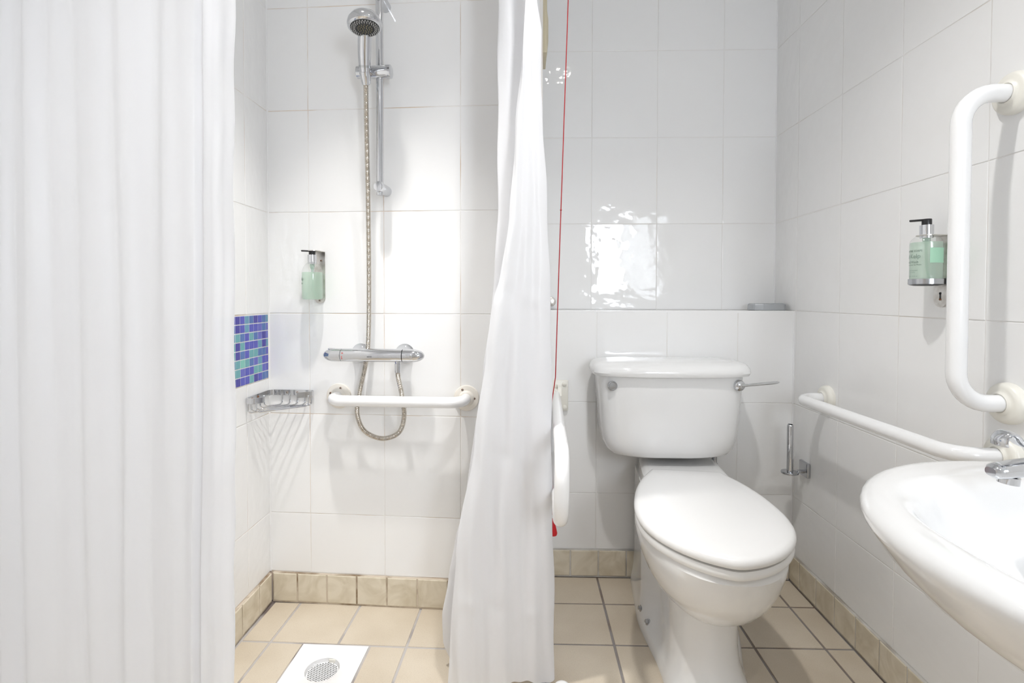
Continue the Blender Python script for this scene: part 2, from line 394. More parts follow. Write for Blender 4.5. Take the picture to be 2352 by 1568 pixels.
# floor: square beige tiles, the shower's rows follow the shower wall
HCX, HCY, HH = -.5538, 1.3855, .047                             # the drain's well in the floor
def holed(bm, x0, x1, y0, y1, z0, z1):
    for a, b_, c, d in ((x0, HCX - HH, y0, y1), (HCX + HH, x1, y0, y1), (HCX - HH, HCX + HH, y0, HCY - HH), (HCX - HH, HCX + HH, HCY + HH, y1)):
        add_prism(bm, [Vector((a, c, z1)), Vector((b_, c, z1)), Vector((b_, d, z1)), Vector((a, d, z1))], (0, 0, z0 - z1))
bm = nb(); holed(bm, XL - .1, XR + .1, YREAR - .1, YU + .1, -.1, -.0025)
fl = structure(obj('floor', bm, MT['grout_floor'], None, False), 'beige square tiled floor with dark grout lines')
FT = .2035
place_tiles(fl, 'floor_tile', Vector((0, 0, 0)), Vector((1, 0, 0)), Vector((0, 1, 0)), joints(.062, XR - .008, .263, FT), joints(YREAR, YB - .008, 1.711, FT), MT['floor'], gap=.0075, d=.01, bev=.001, tilt=.0006)
FA = .027; fu = Vector((math.cos(FA), -math.sin(FA), 0)); fv = Vector((math.sin(FA), math.cos(FA), 0))
fo = Vector((-.548, 1.487, 0))
DX0, DX1, DY0 = -.650 + .548, -.452 + .548, -.198             # drain plate, in the shower grid
bm = nb(); holed(bm, XL, .055, .6, 1.72, -.0048, -.0018); obj('grout_bed', bm, MT['grout_shower'], fl, False)
fus = joints(XL + .012 + .548, .050 + .548, 0, FT)
place_tiles(fl, 'floor_tile', fo, fu, fv, fus, [0, .199], MT['floor'], gap=.0075, d=.01, bev=.001, tilt=.0006)
lefts = [u for u in fus if u < DX0] + [DX0]; rights = [DX1] + [u for u in fus if u > DX1]
lefts = [u for i, u in enumerate(lefts) if i == 0 or u - lefts[i - 1] > .02]
for seg in (lefts, rights): place_tiles(fl, 'floor_tile', fo, fu, fv, seg, [-.2035, 0], MT['floor'], gap=.0075, d=.01, bev=.001, tilt=.0006)
place_tiles(fl, 'floor_tile', fo, fu, fv, fus, [-.2035 * k for k in range(11, 0, -1)], MT['floor'], gap=.0075, d=.01, bev=.001, tilt=.0006)

# skirting: a course of small upright tiles
def skirting(name, origin, U, N, length, ref, label, mt='grout_skirt'):
    bm = nb(); p = origin - N * .001
    add_prism(bm, [p, p + U * length, p + U * length + N * .0085, p + N * .0085], (0, 0, .0985))
    sk = structure(obj(name, bm, MT[mt], None, False), label)
    place_tiles(sk, 'skirting_tile', origin + N * .010, U, UP, joints(0, length, ref, .1017), [.003, .1], MT['skirt'], gap=.005, d=.008, bev=.002, tilt=.004)
skirting('baseboard_right', Vector((XR, YB, 0)), Vector((0, -1, 0)), Vector((-1, 0, 0)), 1.6, .075, 'cream skirting tiles along the basin wall', 'grout_skirt_pale')
skirting('baseboard_back', Vector((XP, YB, 0)), Vector((1, 0, 0)), Vector((0, -1, 0)), XR - XP - .011, .114, 'cream skirting tiles behind the toilet', 'grout_skirt_pale')
skirting('baseboard_shower', o0 + SU * .011, SU, SN, Lw - .011, .085, 'cream skirting tiles along the shower wall')
skirting('baseboard_left', Vector((XL, .55, 0)), Vector((0, 1, 0)), Vector((1, 0, 0)), 1.702 - .55 - .011, .045, 'cream skirting tiles on the shower side wall')

# white sealant in the wall corners
for n_, (x, y, z0, z1) in enumerate(((XL, 1.702, .1, ZC), (XR, YU, ZT, ZC), (XR, YB, .1, ZT))):
    bm = nb(); add_tube(bm, [(x, y, z0), (x, y, z1)], .0032, 10); structure(obj('trim_corner_%d' % (n_ + 1), bm, MT['white_plastic']), ['white sealant bead in the shower corner', 'white sealant bead in the corner above the ledge', 'white sealant bead in the corner below the ledge'][n_])

# ------------------------------------------------------------------ ceiling lamps (out of the frame, they light the room)
def downlight(x, y, power, label, angle=150, blend=.6, color=(1, .965, .92)):
    t = thing('ceiling_downlight', (x, y, ZC), label, 'ceiling lamp')
    bm = nb(); add_lathe(bm, [(0, .034), (.002, .047), (.006, .049), (.008, .046), (.008, .034)], (x, y, ZC), (0, 0, -1), 28, False, False); obj('trim_ring', bm, MT['white_plastic'], t)
    bm = nb(); add_lathe(bm, [(.0005, .034), (.003, .033), (.005, .02), (.0055, .001)], (x, y, ZC), (0, 0, -1), 24, False, True); obj('lens', bm, MT['lamp'], t)
    ld = bpy.data.lights.new('lamp', 'SPOT'); ld.energy = power; ld.spot_size = math.radians(angle); ld.spot_blend = blend; ld.shadow_soft_size = .035; ld.color = color
    lo = bpy.data.objects.new('lamp', ld); C.objects.link(lo); lo.parent = t; lo.location = (0, 0, -.02)
downlight(-.47, 1.17, P_SHOWER, 'ceiling downlight over the shower', 70, 1.0, (1, .975, .945))
downlight(.20, .86, P_ROOM, 'ceiling downlight over the basin', 120, 1.0, (1, .985, .97))
downlight(.10, -.35, P_FILL, 'added fill downlight on the ceiling behind the camera', 140, 1.0, (1, .985, .97))  # added lamp, gives weak front fill from above and behind the camera
# ------------------------------------------------------------------ mosaic panel
PAL = {'D': (.045, .038, .33), 'B': (.075, .080, .47), 'P': (.115, .125, .50), 'M': (.070, .160, .43), 'L': (.115, .30, .45), 'T': (.130, .38, .42), 'G': (.20, .53, .46)}
PM = {k: mat('mosaic_glass_' + n, PAL[k], .12, spec=.6) for k, n in (('D', 'dark_blue'), ('B', 'royal_blue'), ('P', 'violet_blue'), ('M', 'mid_blue'), ('L', 'light_blue'), ('T', 'turquoise'), ('G', 'sea_green'))}
MROWS = ['DBLMDBML', 'DBLBBPMP', 'TMBTMPDP', 'DTBBBLDL', 'DMBTTMMB', 'TGTMPLBB', 'TPBBTTPB', 'DBBTDBMM']
mo = thing('mosaic_panel', (XL, (MY0 + MY1) / 2, MZ0), 'blue and turquoise glass mosaic panel set in the shower side wall', 'mosaic')
bm = nb(); add_box(bm, (XL - .0022, (MY0 + MY1) / 2, (MZ0 + MZ1) / 2), (.004, MY1 - MY0 + .001, MZ1 - MZ0)); obj('grout', bm, MT['grout'], mo, False)
rp = (MZ1 - MZ0) / 8; cp = .0257
for r_ in range(8):
    for c_ in range(12):
        if c_ == 0: y1, y0 = MY1, MY1 - .014
        else: y1 = MY1 - .014 - (c_ - 1) * cp; y0 = y1 - cp
        if y0 < MY0: y0 = MY0
        if y1 - y0 < .008: continue
        k = MROWS[r_][7 - c_] if c_ < 8 else random.choice('DBPMTL')
        g = .0030
        me = tile_mesh('mosaic_tile', y1 - y0 - g, rp - g, .003, .0008, PM[k])
        o = bpy.data.objects.new('mosaic_tile', me); C.objects.link(o); o.parent = mo
        mx = Matrix(((0, 0, 1), (1, 0, 0), (0, 1, 0))).to_4x4() @ Matrix.Rotation(random.uniform(-.01, .01), 4, 'X') @ Matrix.Rotation(random.uniform(-.01, .01), 4, 'Y')
        mx.translation = Vector((XL + .0012, (y0 + y1) / 2, MZ1 - rp * (r_ + .5))) - Vector(mo.location)
        o.matrix_basis = mx

# ------------------------------------------------------------------ floor drain
dc = fo + fu * ((DX0 + DX1) / 2) + fv * (-.2035 / 2 + .001)
dr = thing('floor_drain', tuple(dc), 'square white floor drain plate with round grating in the shower floor', 'drain')
hs = (DX1 - DX0) / 2 - .002; hc = dc + fu * .000 + fv * -.002; hr = .0455
bm = nb(); N_ = 48
def sqp(a, s):
    x, y = math.cos(a), math.sin(a); k = s / max(abs(x), abs(y)); return x * k, y * k
def drp(u, v, z): p = hc + fu * u + fv * v; return Vector((p.x, p.y, z))
A_ = [2 * math.pi * k / N_ for k in range(N_)]
rings = [[drp(*sqp(a, hs), -.004) for a in A_], [drp(*sqp(a, hs), .002) for a in A_], [drp(math.cos(a) * (hr + .002), math.sin(a) * (hr + .002), .002) for a in A_],
         [drp(math.cos(a) * hr, math.sin(a) * hr, .0005) for a in A_], [drp(math.cos(a) * (hr - .002), math.sin(a) * (hr - .002), -.016) for a in A_]]
loft(bm, rings, False, False); obj('plate', bm, MT['white_plastic'], dr)
bm = nb(); add_lathe(bm, [(0, hr - .002), (.002, hr - .003), (.004, hr - .006)], hc + Vector((0, 0, -.0165)), (0, 0, 1), 40, True, False); obj('sump', bm, MT['rubber'], dr)
bm = nb(); ga = math.radians(20); gu = fu * math.cos(ga) + fv * math.sin(ga); gv = fv * math.cos(ga) - fu * math.sin(ga)
rg = hr - .0035
for k in range(-5, 6):
    q = k * .0072
    if abs(q) < rg:
        L_ = math.sqrt(rg * rg - q * q)
        for d1, d2 in ((gu, gv), (gv, gu)):
            c = hc + d2 * q; rot = Matrix((d1, UP.cross(d1), UP)).transposed()
            add_box(bm, (c.x, c.y, -.0105), (2 * L_, .0033, .003), 0, rot)
obj('grating', bm, MT['white_plastic'], dr, False)
bm = nb(); add_lathe(bm, [(0, rg - .001), (.0012, rg + .0015), (.003, rg - .0005), (.001, rg - .003)], hc + Vector((0, 0, -.0115)), (0, 0, 1), 40, False, False); obj('grating_rim', bm, MT['white_plastic'], dr)
bm = nb(); q = drp(.013, hr - .004, -.006); add_box(bm, q, (.022, .004, .011), .001); obj('lifting_tab', bm, MT['cream'], dr)

# ------------------------------------------------------------------ shower riser rail with slider
RX = -.452; RO = .062
rr_ = thing('shower_riser_rail', tuple(SW(RX, 0, 1.34)), 'tall chrome riser rail with sliding holder on the shower wall', 'shower rail')
bm = nb(); add_tube(bm, [SW(RX, RO, 1.338), SW(RX, RO, 1.99)], .0112, 20); obj('rail', bm, MT['chrome'], rr_)
for z in (1.362, 1.952):
    bm = nb(); add_lathe(bm, [(0, .0175), (.058, .0170), (.077, .0165), (.081, .0145), (.0825, .009)], SW(RX, 0, z), SN, 26); obj('bracket', bm, MT['chrome'], rr_)
ZS = 1.717
bm = nb(); add_lathe(bm, [(0, .012), (.002, .0185), (.012, .0195), (.052, .0195), (.054, .0205), (.068, .0205), (.070, .017)], SW(-.482, RO + .006, ZS), SU, 28); sl = obj('slider', bm, MT['chrome'], rr_)
bm = nb(); add_lathe(bm, [(0, .015), (.002, .0185), (.018, .0185), (.020, .015), (.034, .013)], SW(-.520, RO + .012, ZS - .002), SU, 20); obj('slider_knob', bm, MT['chrome'], sl)
bm = nb(); hd = (SN * .42 + UP).normalized()
add_lathe(bm, [(-.024, .0118), (-.022, .0132), (.010, .0172), (.011, .0150), (-.018, .0115)], SW(-.484, .100, 1.693), hd, 24, False, False); obj('cradle', bm, MT['chrome'], sl)
bm = nb(); add_tube(bm, [SW(-.482, RO + .004, ZS - .006), SW(-.484, .098, 1.699)], .0125, 14); obj('cradle_arm', bm, MT['chrome'], sl)

# hand shower
hsn = thing('hand_shower', tuple(SW(-.484, .10, 1.67)), 'chrome hand shower with dark round spray face held on the riser rail', 'shower head')
hp = catmull([SW(-.485, .092, 1.668), SW(-.484, .100, 1.693), SW(-.481, .113, 1.726), SW(-.474, .132, 1.765), SW(-.464, .155, 1.802), SW(-.456, .176, 1.820)], 6)
hr_ = []
for i in range(len(hp)):
    s = i / (len(hp) - 1); hr_.append(.0105 + .0095 * math.sin(min(1, s * 1.25) * math.pi * .62) ** 1.2 - .003 * max(0, s - .7))
bm = nb(); add_tube(bm, hp, hr_, 20); hh = obj('handle', bm, MT['chrome'], hsn)
bm = nb(); pl = hp[12]; add_tube(bm, [hp[10], hp[11]], [hr_[10] + .0004, hr_[11] + .0004], 20, False); obj('handle_seam', bm, MT['chrome_soft'], hh)
fd = (SN * .10 - UP * .99 + SU * .10).normalized()
hc_ = SW(-.4520, .190, 1.800)
bm = nb(); add_lathe(bm, [(-.040, .0005), (-.039, .010), (-.034, .024), (-.025, .037), (-.012, .0465), (.000, .0492), (.007, .0475), (.0105, .0425), (.0108, .041)], hc_, fd, 40, True, False); obj('head_shell', bm, MT['chrome'], hsn)
bm = nb(); add_lathe(bm, [(.0085, .0415), (.0118, .0405), (.0128, .036), (.0128, .026), (.0118, .0255), (.0118, .0245), (.0132, .0235), (.0138, .0005)], hc_, fd, 40, False, True); sf = obj('spray_face', bm, MT['rubber'], hsn)
fx, fy = frame(fd)
noz = {}
for nm, rad, cnt, mm in (('nozzle', .0375, 30, 'nozzle_grey'), ('nozzle', .0325, 28, 'nozzle_grey'), ('nozzle', .0285, 26, 'nozzle_grey'), ('nozzle', .0195, 14, 'nozzle_gold'), ('nozzle', .013, 10, 'nozzle_gold'), ('nozzle', .0065, 6, 'nozzle_gold')):
    if mm not in noz: noz[mm] = nb()
    for k in range(cnt):
        a = 2 * math.pi * (k + .5 * (rad * 1000 % 2 > 1)) / cnt; p = hc_ + fx * math.cos(a) * rad + fy * math.sin(a) * rad
        add_lathe(noz[mm], [(.012, .0013 if mm == 'nozzle_grey' else .0012), (.0160, .0009)], p, fd, 6, False, True)
for mm, b_ in noz.items(): o = obj('nozzles', b_, MT[mm], sf); o['kind'] = 'stuff'

# hose: from the handset down behind the mixer, a loop, and up to the mixer outlet
hpts = catmull([SW(-.485, .092, 1.672), SW(-.488, .080, 1.55), SW(-.491, .060, 1.30), SW(-.495, .045, 1.05), SW(-.502, .034, .88), SW(-.512, .034, .80), SW(-.530, .036, .715), SW(-.538, .038, .645), SW(-.514, .040, .590), SW(-.456, .042, .567), SW(-.400, .046, .588), SW(-.380, .052, .645), SW(-.386, .060, .717), SW(-.394, .067, .765), SW(-.3955, .068, .788)], 30)
dense = [hpts[0]]; step = .0009
for a, b_ in zip(hpts[:-1], hpts[1:]):
    n_ = max(1, int((b_ - a).length / step))
    for k in range(1, n_ + 1): dense.append(a.lerp(b_, k / n_))
bm = nb(); add_tube(bm, dense, [.0074 + .0009 * math.sin(i * 2 * math.pi / 4.2) for i in range(len(dense))], 10)
ho = obj('shower_hose', bm, MT['hose']); tag(ho, 'ribbed metal shower hose looping below the mixer', 'hose')

# ------------------------------------------------------------------ thermostatic mixer
mxr = thing('shower_mixer', tuple(SW(-.473, 0, .835)), 'long chrome thermostatic mixer bar on the shower wall', 'shower mixer')
MZ, MO, MR = .836, .066, .0208
def bar_ring(X, ry, rz, oz=0): c = SW(X, MO, MZ + oz); return [c + SN * math.cos(2 * math.pi * k / 24) * ry + UP * math.sin(2 * math.pi * k / 24) * rz for k in range(24)]
bm = nb(); loft(bm, [bar_ring(-.5745, MR * .99, MR * .99), bar_ring(-.573, MR, MR), bar_ring(-.47, MR * 1.02, MR * 1.02), bar_ring(-.382, MR, MR), bar_ring(-.380, MR * .99, MR * .99)]); body = obj('body', bm, MT['chrome'], mxr)
def endcap(sign, X0, X1, name):
    L_ = abs(X1 - X0); rs = [bar_ring(X0, MR * .96, MR * .96), bar_ring(X0 + sign * .001, MR, MR)]
    for q in (.35, .55, .70, .82, .91, .97, .995):
        k = math.sqrt(max(0, 1 - ((q - .35) / .65) ** 2.3)); rs.append(bar_ring(X0 + sign * L_ * q, MR * k, MR * k))
    b_ = nb(); loft(b_, rs); return obj(name, b_, MT['chrome'], mxr)
th_ = endcap(-1, -.576, -.636, 'temperature_handle'); fh_ = endcap(1, -.3785, -.311, 'flow_handle')
bm = nb(); add_box(bm, SW(-.610, MO, MZ + .0195), (.020, .008, .004), .0015, Matrix.Rotation(-TH, 3, 'Z')); obj('button', bm, MT['chrome'], th_)
bm = nb(); add_box(bm, SW(-.357, MO + .0195, MZ + .001), (.022, .007, .009), .003, Matrix.Rotation(-TH, 3, 'Z')); obj('button', bm, MT['chrome'], fh_)
for X in (-.538, -.392):
    bm = nb(); add_lathe(bm, [(0, .0315), (.002, .032), (.005, .030), (.020, .017), (.050, .0155), (MO, .015)], SW(X, 0, MZ), SN, 32); obj('wall_flange', bm, MT['chrome'], mxr)
bm = nb(); add_lathe(bm, [(-.004, .0095), (.003, .0095), (.0032, .0085), (.006, .0085), (.0062, .0098), (.026, .0092), (.034, .0088), (.034, .0078)], SW(-.395, MO + .002, MZ - MR + .002), (-.02, 0, -1), 20); obj('hose_connector', bm, MT['chrome'], mxr)

def text_mesh(name, body, size, material, parent, place, extr=0.0):
    """flat lettering; place(x, y) maps the text plane to a 3-D point on the thing"""
    cu = bpy.data.curves.new('lettering', 'FONT'); cu.body = body; cu.size = size; cu.resolution_u = 2; cu.fill_mode = 'FRONT'
    tmp = bpy.data.objects.new('lettering', cu); C.objects.link(tmp)
    dg = bpy.context.evaluated_depsgraph_get(); me = bpy.data.meshes.new_from_object(tmp.evaluated_get(dg))
    bpy.data.objects.remove(tmp, do_unlink=True); bpy.data.curves.remove(cu)
    if name is None: return me
    bm = nb(); bm.from_mesh(me); bpy.data.meshes.remove(me)
    bmesh.ops.subdivide_edges(bm, edges=[e for e in bm.edges if e.calc_length() > size * .25], cuts=1)
    for v in bm.verts: v.co = place(v.co.x, v.co.y)
    return obj(name, bm, material, parent, False)
def on_bar(X0, zoff):
    def f(x, y):
        a = (zoff + y) / MR; c = SW(X0 + x, MO, MZ); k = MR * 1.035
        return c + SN * math.cos(a) * k + UP * math.sin(a) * k
    return f
text_mesh('lettering', '38', .0065, MT['ink_red'], body, on_bar(-.571, .006))
text_mesh('lettering', 'GROHE', .0045, MT['rubber'], body, on_bar(-.488, -.004))
bm = nb()
for q in (-.002, -.006, -.010):
    c = SW(-.569, MO, MZ); a = q / MR; add_box(bm, c + SN * math.cos(a) * MR * 1.01 + UP * math.sin(a) * MR * 1.01, (.004, .0012, .0014), 0, Matrix.Rotation(-TH, 3, 'Z'))
obj('scale_mark', bm, MT['ink_red'], body, False)

# ------------------------------------------------------------------ grab rails
def screw(parent, p, n_, r=.0045):
    bm = nb(); add_lathe(bm, [(0, r), (.0012, r), (.002, r * .75), (.0022, .0003)], p, n_, 14, False, True); s_ = obj('screw', bm, MT['screw'], parent)
    x, y = frame(Vector(n_)); bm = nb(); rot = Matrix((x, y, Vector(n_).normalized())).transposed()
    add_box(bm, Vector(p) + Vector(n_) * .0019, (r * 1.1, r * .25, .0008), 0, rot); add_box(bm, Vector(p) + Vector(n_) * .0019, (r * .25, r * 1.1, .0008), 0, rot); obj('screw_slot', bm, MT['rubber'], s_, False)
def flange_round(parent, p, n_, R_, mm, style):
    bm = nb()
    if style == 'disc': prof = [(0, R_), (.005, R_), (.0075, R_ * .96), (.009, R_ * .80), (.010, R_ * .62), (.016, R_ * .54), (.018, R_ * .47), (.018, .012)]
    else: prof = [(0, R_), (.005, R_), (.010, R_ * .985), (.0145, R_ * .93), (.0175, R_ * .84), (.0185, R_ * .72), (.0185, R_ * .62), (.0205, R_ * .54), (.023, R_ * .49), (.0235, R_ * .46), (.0215, R_ * .43)]
    add_lathe(bm, prof, p, n_, 36, True, True); return obj('flange', bm, MT[mm], parent)
def grab_rail(name, label, p0, p1, n_, off, r, R_, fm, style, bend=.045, seam=None):
    p0, p1, n_ = Vector(p0), Vector(p1), Vector(n_).normalized()
    t = thing(name, tuple(p0), label, 'grab rail', 'white grab rails')
    bm = nb(); add_tube(bm, fillet([p0 + n_ * .004, p0 + n_ * off, p1 + n_ * off, p1 + n_ * .004], bend, 10), r, 22); br = obj('bar', bm, MT['rail_white'], t)
    fl_ = [flange_round(t, p, n_, R_, fm, style) for p in (p0, p1)]
    return t, fl_
FL0, FL1 = SW(-.613, 0, .694), SW(-.189, 0, .694)
gt, gf = grab_rail('grab_rail', 'short white horizontal grab rail on the shower wall below the mixer', FL0, FL1, SN, .082, .0172, .0415, 'cream_white', 'disc', .045)
for c, offs in ((0, ((.008, .026), (-.026, .009))), (1, ((-.012, .027), (.026, .0)))):
    for du, dz in offs: screw(gt, (FL0, FL1)[c] + SU * du + UP * dz + SN * .0085, SN)
grab_rail('grab_rail', 'white vertical grab rail on the wall above the basin', (XR, 1.052, 1.422), (XR, 1.052, .810), (-1, 0, 0), .106, .0172, .0415, 'cream', 'dome', .062)
grab_rail('grab_rail', 'long white horizontal grab rail between toilet and basin', (XR, 1.668, .700), (XR, 1.056, .703), (-1, 0, 0), .098, .0165, .0405, 'cream', 'dome', .055)

# hinged drop-down support rail beside the toilet
hx = .092
hg = thing('hinged_support_rail', (hx, YB, .62), 'white drop-down support rail hinged on the wall left of the toilet', 'support rail')
bm = nb(); add_box(bm, (hx + .008, YB - .006, .664), (.112, .012, .112), .004); mp_ = obj('mounting_plate', bm, MT['cream'], hg)
for dx in (-.042, .042):
    for dz in (-.042, .042):
        bm = nb(); add_lathe(bm, [(0, .0085), (.003, .0085), (.005, .006), (.0055, .0004)], (hx + .008 + dx, YB - .012, .664 + dz), (0, -1, 0), 18, False, True); obj('bolt_cap', bm, MT['cream'], mp_)
bm = nb()
for dx in (-.030, .030):
    add_prism(bm, [(hx + dx - .006, YB - .010, .705), (hx + dx - .006, YB - .045, .700), (hx + dx - .006, YB - .060, .672), (hx + dx - .006, YB - .055, .635), (hx + dx - .006, YB - .030, .585), (hx + dx - .006, YB - .010, .570)], (.012, 0, 0))
br_ = obj('hinge_bracket', bm, MT['cream'], hg, False)
bm = nb(); add_lathe(bm, [(0, .021), (.050, .021)], (hx - .025, YB - .035, .672), (1, 0, 0), 22); obj('hinge_barrel', bm, MT['cream'], hg)
bm = nb(); add_tube(bm, fillet([(hx + .016, YB - .040, .672), (hx - .010, 1.130, .672), (hx - .013, 1.130, .510), (hx + .006, YB - .20, .510), (hx + .008, YB - .15, .655)], [.068, .068, .05], 12), .0170, 22); obj('arm', bm, MT['rail_white'], hg)
bm = nb(); add_lathe(bm, [(0, .0185), (.04, .0185), (.042, .0172)], (hx + .0072, YB - .045, .672), (-.02, -1, 0), 22); obj('arm_sleeve', bm, MT['cream'], hg)

# ------------------------------------------------------------------ soap bottles on their wall brackets
def soap_bottle(base, n_, u_, r, h, label, fill, full_text, pump_dir, shoulder):
    """base: centre of the underside; n_: away from the wall; u_: along the wall"""
    t = thing('soap_bottle', tuple(base), label, 'soap bottle', 'green soap bottles')
    n_, u_ = Vector(n_).normalized(), Vector(u_).normalized()
    sh_ = shoulder; prof = [(0, r * .80), (.002, r * .93), (.006, r), (h * sh_, r)] + [(h * (sh_ + (1 - sh_) * q), r * k) for q, k in ((.22, .985), (.42, .93), (.60, .84), (.76, .70), (.88, .54), (.96, .40), (1, .34))]
    bm = nb(); add_lathe(bm, prof, base, UP, 40); obj('bottle', bm, MT['bottle'], t)
    lq = [(0.0015, r * .78), (.003, r * .90), (.007, r * .965)] + [(q, k * .965) for q, k in prof[3:] if q < fill - .001]
    lq.append((fill, .965 * next(k0 + (k1 - k0) * (fill - q0) / (q1 - q0) for (q0, k0), (q1, k1) in zip(prof[:-1], prof[1:]) if q1 >= fill))); bm = nb(); add_lathe(bm, lq, base, UP, 40); li = obj('liquid_soap', bm, MT['liquid'], t)
    bm = nb(); add_lathe(bm, [(h - .008, r * .40), (h + .004, r * .43), (h + .022, r * .43), (h + .0225, r * .30)], base, UP, 26); obj('collar', bm, MT['chrome'], t)
    pd = Vector(pump_dir).normalized(); top = base + UP * (h + .0225)
    bm = nb(); add_lathe(bm, [(-.001, r * .31), (.012, r * .31), (.0135, r * .29), (.0140, r * .12)], top, UP, 22)
    sd = UP.cross(pd); rot = Matrix((pd, sd, UP)).transposed()
    add_box(bm, top + UP * .0115 + pd * (r * .42), (r * 1.2, r * .42, .0045), .0018, rot); obj('pump_head', bm, MT['dark'], t)
    bm = nb(); add_tube(bm, catmull([base + UP * (h - .01), base + UP * (h * .6), base + UP * (h * .3) + u_ * r * .1, base + UP * .006 + u_ * r * .4], 6), .0028, 10); obj('dip_tube', bm, MT['tube'], t)
    bm = nb(); add_lathe(bm, [(h * .80, .004), (h * .86, .0075), (h * .99, .0075)], base, UP, 16); obj('pump_housing', bm, MT['tube'], t)
    lab = []
    def place(a0, z0):
        def f(x, y):
            a = a0 + x / r; return Vector(base) + (n_ * math.cos(a) + u_ * math.sin(a)) * (r * 1.004) + UP * (z0 + y)
        return f
    for txt, size, z0, a_end, mm in full_text:            # a_end: where on the bottle's round the line ends
        m0 = text_mesh(None, txt, size, None, None, None); wd = max(v.co.x for v in m0.vertices); bpy.data.meshes.remove(m0)
        text_mesh('lettering', txt, size, MT[mm], t, place(a_end - wd / r, z0))
    return t, place
TXT = [('SCOTTISH FINE SOAPS', .0062, .072, .70, 'ink'), ('Sea Kelp', .0140, .0575, .60, 'ink_faint'), ('Hand Wash', .0078, .0462, .46, 'ink'), ('Savon pour les Mains', .0044, .0410, .66, 'ink'), ('refreshing wash', .0040, .0285, .44, 'ink_faint'), ('for hands', .0040, .0240, .24, 'ink_faint'), ('300ml  10.1fl oz', .0040, .0150, .42, 'ink_faint')]
# by the basin
RB = Vector((XR - .040, 1.222, 1.053))
sb, plc = soap_bottle(RB, (-1, 0, 0), (0, -1, 0), .0315, .112, 'green hand soap bottle in a steel wall bracket beside the vertical rail', .094, TXT, (-.75, .6, 0), .80)
bm = nb(); g = 10
vr = [[plc(1.14, 0)(x / g * .036, z_) for x in range(g + 1)] for z_ in (.046, .080)]
loft(bm, vr, False, False, False); obj('green_print', bm, MT['print_green'], sb)
# by the shower
LB = SW(-.681, .045, 1.010)
TXT2 = [('Sea Kelp', .0125, .062, -.55, 'ink'), ('Body Wash', .007, .050, -.6, 'ink')]
sb2, plc2 = soap_bottle(LB, SN, SU, .0325, .122, 'pale green soap bottle in a steel wall bracket inside the shower', .088, TXT2, (-.9, -.35, 0), .62)
def soap_bracket(p, n_, u_, z0, z1, wd, reach, label, ring_z, ring_r, tongue):
    p, n_, u_ = Vector(p), Vector(n_).normalized(), Vector(u_).normalized()
    t = thing('soap_bracket', tuple(p + UP * z0), label, 'bracket', 'soap bottle brackets')
    rot = Matrix((u_, n_, u_.cross(n_))).transposed()
    bm = nb(); poly = []
    hw = wd / 2
    for k in range(13):
        a = math.pi + math.pi * k / 12; poly.append(p + u_ * math.cos(a) * hw + UP * (z0 + hw + math.sin(a) * hw))
    poly += [p + u_ * hw + UP * (z1 - .002), p + u_ * (hw - .002) + UP * z1, p - u_ * (hw - .002) + UP * z1, p - u_ * hw + UP * (z1 - .002)]
    add_prism(bm, [q + n_ * .001 for q in poly], n_ * .0022); bp_ = obj('back_plate', bm, MT['steel'], t)
    # folded top plate reaching over the bottle neck, with a hole for the neck
    bm = nb(); cz = UP * (z1 - .0022); ctr = p + n_ * reach; hr2 = .0125; n2 = 32; inner, outer = [], []
    for k in range(n2):
        a = 2 * math.pi * k / n2; d = u_ * math.cos(a) + n_ * math.sin(a); inner.append(ctr + d * hr2)
        if math.sin(a) >= -.25: outer.append(ctr + d * hw)
        else: outer.append(ctr + u_ * max(-hw, min(hw, math.cos(a) * hw * 1.5)) - n_ * (reach - .001))
    loft(bm, [[q + cz for q in inner], [q + cz for q in outer], [q + cz + UP * .0022 for q in outer], [q + cz + UP * .0022 for q in inner], [q + cz for q in inner]], False, False); obj('top_plate', bm, MT['steel'], t, False)
    if ring_z:
        bm = nb(); cc = p + n_ * reach + UP * ring_z; R2 = ring_r
        add_lathe(bm, [(0, R2 + .0002), (0, R2 + .0016), (.012, R2 + .0016), (.012, R2 + .0002)], cc, UP, 36, False, False); obj('retaining_ring', bm, MT['chrome_soft'], t)
        bm = nb(); add_lathe(bm, [(-.0015, R2 * .45), (-.0035, R2 * .7), (-.001, R2 + .001)], cc, UP, 30, True, True); obj('ring_base', bm, MT['rubber'], t)
        bm = nb(); add_box(bm, p + n_ * ((reach - R2) / 2 + .001) + UP * (ring_z + .007), (wd * .5, reach - R2, .013), 0, rot); obj('ring_strut', bm, MT['dark'], t, False)
        bm = nb(); add_prism(bm, [q + n_ * .0036 for q in poly[:13]] + [p + u_ * hw + n_ * .0036 + UP * (ring_z - .004), p - u_ * hw + n_ * .0036 + UP * (ring_z - .004)], n_ * .003); lp = obj('lock_plate', bm, MT['steel'], t, False)
        bm = nb(); k0 = p + n_ * .0068 + UP * (z0 + hw + .004)
        add_lathe(bm, [(0, .0028), (.0006, .0028)], k0 + UP * .008, n_, 12); add_box(bm, k0 + UP * .002, (.003, .0012, .012), 0, rot); obj('keyhole', bm, MT['dark'], lp, False)
        screw(t, k0 - UP * .006, n_, .0024)
    else:
        for z in (z1 - .030, z0 + .010): screw(t, p + n_ * .0032 + UP * z + u_ * (.006 if z > z0 + .05 else 0), n_, .0036)
    return t
soap_bracket((XR, RB.y, 0), (-1, 0, 0), (0, -1, 0), .998, RB.z + .112 - .001, .040, .040, 'steel bracket holding the soap bottle above the basin', RB.z - .002, .0318, 0)
soap_bracket(SW(-.676, 0, 0), SN, SU, .998, 1.168, .036, .045, 'worn steel bracket holding the soap bottle in the shower', None, 0, 0)

